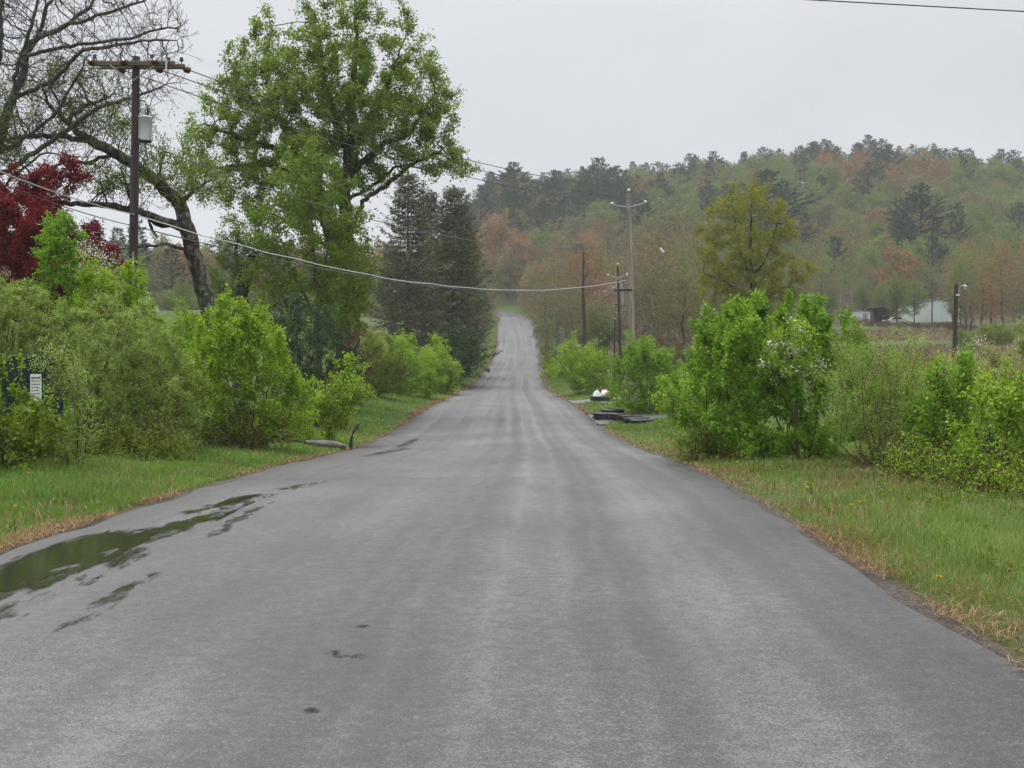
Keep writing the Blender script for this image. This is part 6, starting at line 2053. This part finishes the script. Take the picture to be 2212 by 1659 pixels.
def buildings():
    # pale barn
    D = 250.0
    x = P(2006, 695, D)[0]
    root, q, ro = gable('barn', 'pale bluish white low barn behind trees left of the lamp pole', 'barn', (x, D, gz1(x, D)), 8.6, 9, 3.1, .75, 'siding', 'roof_grey', .08)
    for dx in (-1.9, 1.0):
        dr = MB().box(q(dx, -4.53, 1.1), (1.1, .05, 2.2), rz=.08).build('door', M['siding_white'], root)
        MB().box(q(dx + .4, -4.58, 1.1), (.06, .05, .12), rz=.08).build('handle', M['dark_metal'], dr)
    w_ = MB().box(q(2.7, -4.53, 1.7), (.8, .05, .8), rz=.08).build('window', M['glass'], root)
    MB().box(q(2.7, -4.55, 1.25), (.95, .08, .07), rz=.08).build('sill', M['white_paint'], w_)
    MB().lathe(q(.6, -3, 3.7), [(.12, 0), (.12, .35), (.25, .38), (.2, .5), (0, .55)], 10).build('roof_vent', M['white_insul'], ro)
    MB().lathe(q(-3.9, -4.7, 2.75), [(0, 0), (.16, .02), (.2, .16), (.1, .28), (0, .3)], 10).build('wall_lamp', M['white_insul'], root)
    # thin service pole in front of the barn
    b = P(2013, 700, 238); b[2] = gz1(b[0], 238) - .1
    t = thing('service_pole', 'thin dark pole standing in front of the pale barn', 'pole', b)
    MB().tube([b, P(2013, 643, 238)], [.13, .10], 8).build('shaft', M['pole_dark'], t)
    MB().box(P(2013, 648, 238) + np.array([0, -.15, 0]), (.9, .08, .08)).build('crossarm', M['arm_wood'], t)
    # small pale shed and the open shed
    D = 236.0
    x = P(1853, 705, D)[0]
    root, q, ro = gable('shed', 'small white low shed right of the biggest shrub', 'shed', (x, D, gz1(x, D) + .2), 3.6, 3, 1.8, .25, 'siding_white', 'roof_grey', .0, .12)
    MB().box(q(.9, -1.52, .8), (.8, .04, 1.6)).build('door', M['house_grey'], root)
    D = 240.0
    x = P(1902, 705, D)[0]
    g = gz1(x, D)
    root = thing('open_shed', 'open fronted dark shed with a light lean-to roof between the white shed and the barn', 'shed', (x, D, g))
    w, d, h = 4.4, 3.6, 2.7
    MB().box((x, D + d / 2, g + h / 2 - .4), (w, .08, h + .6)).build('back_wall', M['shed_dark'], root)
    for s in (-1, 1):
        MB().box((x + s * w / 2, D + .04, g + h / 2 - .4), (.08, d - .2, h + .4)).build('side_wall', M['shed_dark'], root)
        MB().box((x + s * (w / 2 - .12), D - d / 2, g + h / 2 - .3), (.14, .14, h + .6)).build('post', M['bark_pale'], root)
    V = [(x - w / 2 - .3, D - d / 2 - .4, g + 2.75), (x + w / 2 + .3, D - d / 2 - .4, g + 3.0), (x + w / 2 + .3, D + d / 2 + .3, g + 2.75), (x - w / 2 - .3, D + d / 2 + .3, g + 2.5)]
    MB().add(V + [(a, b_, c_ + .1) for a, b_, c_ in V], [(3, 2, 1, 0), (4, 5, 6, 7), (0, 1, 5, 4), (1, 2, 6, 5), (2, 3, 7, 6), (3, 0, 4, 7)]).build('roof', M['roof_grey'], root)
    # parked car beside the open shed
    D = 232.0
    x = P(1932, 706, D)[0]
    g = gz1(x, D)
    root = thing('parked_car', 'pale blue-grey car parked beside the open shed', 'car', (x, D, g))
    prof = [(-2.1, .35), (-2.1, .75), (-1.9, .88), (-1.0, .95), (-.35, 1.42), (.85, 1.42), (1.5, 1.0), (2.0, .95), (2.12, .7), (2.12, .35)]
    V = [(x + a * .97, D - .82, g + z) for a, z in prof] + [(x + a * .97, D + .82, g + z) for a, z in prof]
    n = len(prof)
    MB().add(V, [tuple(range(n)), tuple(range(2 * n - 1, n - 1, -1))] + [(i, i + n, (i + 1) % n + n, (i + 1) % n) for i in range(n)]).build('body', M['car_paint'], root)
    MB().add([(x - .85, D - .83, g + .98), (x - .3, D - .83, g + 1.36), (x + .2, D - .83, g + 1.36), (x + .2, D - .83, g + .98)], [(0, 3, 2, 1)]).build('side_window', M['glass'], root)
    MB().add([(x + .28, D - .83, g + .98), (x + .28, D - .83, g + 1.36), (x + .8, D - .83, g + 1.36), (x + 1.3, D - .83, g + 1.0)], [(0, 3, 2, 1)]).build('side_window', M['glass'], root)
    for a in (-1.35, 1.3):
        wl = MB().lathe((x + a, D - .87, g + .33), [(0, 0), (.2, 0), (.33, .02), (.33, .2), (0, .2)], 16, (0, 1, 0)).build('wheel', M['rubber'], root)
        MB().lathe((x + a, D - .875, g + .33), [(0, -.01), (.17, 0), (.18, .01)], 14, (0, 1, 0)).build('rim', M['grey_metal'], wl)
    # house in the trees beside the far poles
    D = 205.0
    x = P(1331, 690, D)[0]
    root, q, ro = gable('house', 'grey gabled house half hidden by trees behind the far utility poles', 'house', (x, D, gz1(x, D)), 6.4, 8, 7.2, 2.0, 'house_grey', 'roof_grey', .35)
    for dx, z in ((-1.6, 5.4), (1.4, 5.4), (-1.6, 2.2)):
        w_ = MB().box(q(dx, -4.04, z), (1.0, .06, 1.3), rz=.35).build('window', M['glass'], root)
        MB().box(q(dx, -4.07, z - .72), (1.2, .1, .1), rz=.35).build('sill', M['white_paint'], w_)
    dr = MB().box(q(1.4, -4.04, 1.1), (1.0, .06, 2.2), rz=.35).build('door', M['white_paint'], root)
    MB().box(q(1.75, -4.09, 1.1), (.07, .05, .12), rz=.35).build('handle', M['dark_metal'], dr)
    MB().box(q(-1.2, 1.5, 9.2), (.7, .7, 1.8), rz=.35).build('chimney', M['roof_grey'], ro)
    # white reflector post on the top bend
    p = P(1121, 668, 318)
    b = np.array([p[0], 330.0, gz1(p[0], 330)])
    t = thing('marker_post', 'thin white marker post on the outside of the top bend of the road', 'marker post', b)
    MB().tube([b, b + np.array([0, 0, 1.4])], .07, 8).build('shaft', M['white_paint'], t)
    MB().box(b + np.array([0, -.08, 1.15]), (.12, .02, .25)).build('reflector', M['bag_red'], t)


forest()
poles()
roadside()
buildings()

# ================================================================== AIR, LIGHT, CAMERA
def build_air():
    m = bpy.data.materials.new('rain_haze')
    m.use_nodes = True
    nt = m.node_tree
    nt.nodes.clear()
    out = nt.nodes.new('ShaderNodeOutputMaterial')
    pv = nt.nodes.new('ShaderNodeVolumePrincipled')
    pv.inputs['Color'].default_value = (.93, .95, .97, 1)
    pv.inputs['Density'].default_value = HAZE
    pv.inputs['Anisotropy'].default_value = .0
    nt.links.new(pv.outputs[0], out.inputs['Volume'])
    mb = MB().box((0, 520, 56), (1840, 1380, 130 + 12))
    o = mb.build('haze', m)
    tag(o, kind='stuff')
    o['label'] = 'thin grey rain haze filling the valley'


HAZE = .00025
build_air()
W = bpy.data.worlds.new('World')
scene.world = W
W.use_nodes = True
nt = W.node_tree
nt.nodes.clear()
wo = nt.nodes.new('ShaderNodeOutputWorld')
bg = nt.nodes.new('ShaderNodeBackground')
bg.inputs['Strength'].default_value = .1
EL, AZ = math.radians(58), math.radians(-35)       # height of the veiled sun and its bearing (left of straight ahead is negative)
sky = nt.nodes.new('ShaderNodeTexSky')
sky.sky_type = 'NISHITA'
sky.sun_disc = False
sky.sun_elevation = EL
sky.sun_rotation = AZ
sky.air_density = 1.0
sky.dust_density = 6.0
hs = nt.nodes.new('ShaderNodeHueSaturation')
hs.inputs['Saturation'].default_value = .12
nt.links.new(sky.outputs[0], hs.inputs['Color'])
tc = nt.nodes.new('ShaderNodeTexCoord')
sx = nt.nodes.new('ShaderNodeSeparateXYZ')
nt.links.new(tc.outputs['Generated'], sx.inputs[0])
cr = nt.nodes.new('ShaderNodeValToRGB')            # overcast: the cloud deck is brightest overhead
el = cr.color_ramp.elements
K = .1
stops = [(0.0, (.655, .680, .715)), (.10, (.672, .698, .738)), (.20, (.665, .692, .738)), (.34, (.74, .76, .80)), (.62, (1.45, 1.47, 1.50)), (1.0, (2.3, 2.32, 2.35))]
while len(el) < len(stops):
    el.new(.5)
for e, (p, c) in zip(el, stops):
    e.position = p
    g_ = 1 / 1.425 if p < .5 else 1
    e.color = (c[0] * g_ / 2.5, c[1] * g_ / 2.5, c[2] * g_ / 2.5, 1)
nt.links.new(sx.outputs[2], cr.inputs[0])
nz = nt.nodes.new('ShaderNodeTexNoise')
nz.inputs['Scale'].default_value = 2.6
nz.inputs['Detail'].default_value = 5.0
nz.inputs['Distortion'].default_value = .6
mpw = nt.nodes.new('ShaderNodeMapping')
mpw.inputs['Scale'].default_value = (1, 1, 2.4)
nt.links.new(tc.outputs['Generated'], mpw.inputs['Vector'])
nt.links.new(mpw.outputs[0], nz.inputs['Vector'])
mrw = nt.nodes.new('ShaderNodeMapRange')
mrw.inputs['To Min'].default_value = .84 * 25
mrw.inputs['To Max'].default_value = 1.14 * 25
nt.links.new(nz.outputs['Fac'], mrw.inputs['Value'])
vm = nt.nodes.new('ShaderNodeVectorMath')
vm.operation = 'SCALE'
nt.links.new(cr.outputs[0], vm.inputs[0])
nt.links.new(mrw.outputs[0], vm.inputs['Scale'])
mxw = nt.nodes.new('ShaderNodeMix')
mxw.data_type = 'RGBA'
mxw.inputs[0].default_value = .92                  # the cloud deck hides nearly all of the clear sky
nt.links.new(hs.outputs[0], mxw.inputs[6])
nt.links.new(vm.outputs[0], mxw.inputs[7])
nt.links.new(mxw.outputs[2], bg.inputs['Color'])
nt.links.new(bg.outputs[0], wo.inputs['Surface'])

sl = bpy.data.lights.new('sun', 'SUN')
sl.energy = 1.5
sl.angle = math.radians(25)
sl.color = (1.0, .97, .93)
so = bpy.data.objects.new('sun', sl)
COL.objects.link(so)
dirv = Vector((math.sin(AZ) * math.cos(EL), math.cos(AZ) * math.cos(EL), math.sin(EL)))
so.rotation_euler = dirv.to_track_quat('Z', 'Y').to_euler()
so.location = (0, 0, 60)

cam = bpy.data.cameras.new('camera')
cam.lens = 46
cam.sensor_width = 36
cam.clip_end = 3000
cam.clip_start = .1
co = bpy.data.objects.new('camera', cam)
COL.objects.link(co)
co.location = (0, 0, EYE)
co.rotation_euler = (math.radians(90) - math.atan((829.5 - HV) / F), 0, 0)
scene.camera = co
scene.view_settings.view_transform = 'Standard'
scene.view_settings.look = 'None'
scene.view_settings.exposure = .52
scene.view_settings.gamma = 1
cy = scene.cycles
cy.max_bounces = 6
cy.diffuse_bounces = 3
cy.glossy_bounces = 2
cy.transmission_bounces = 3
cy.transparent_max_bounces = 6
cy.volume_bounces = 1
cy.use_denoising = True
cy.denoising_prefilter = 'NONE'
cy.caustics_reflective = False
cy.caustics_refractive = False
scene.render.resolution_x = 1024
scene.render.resolution_y = 768
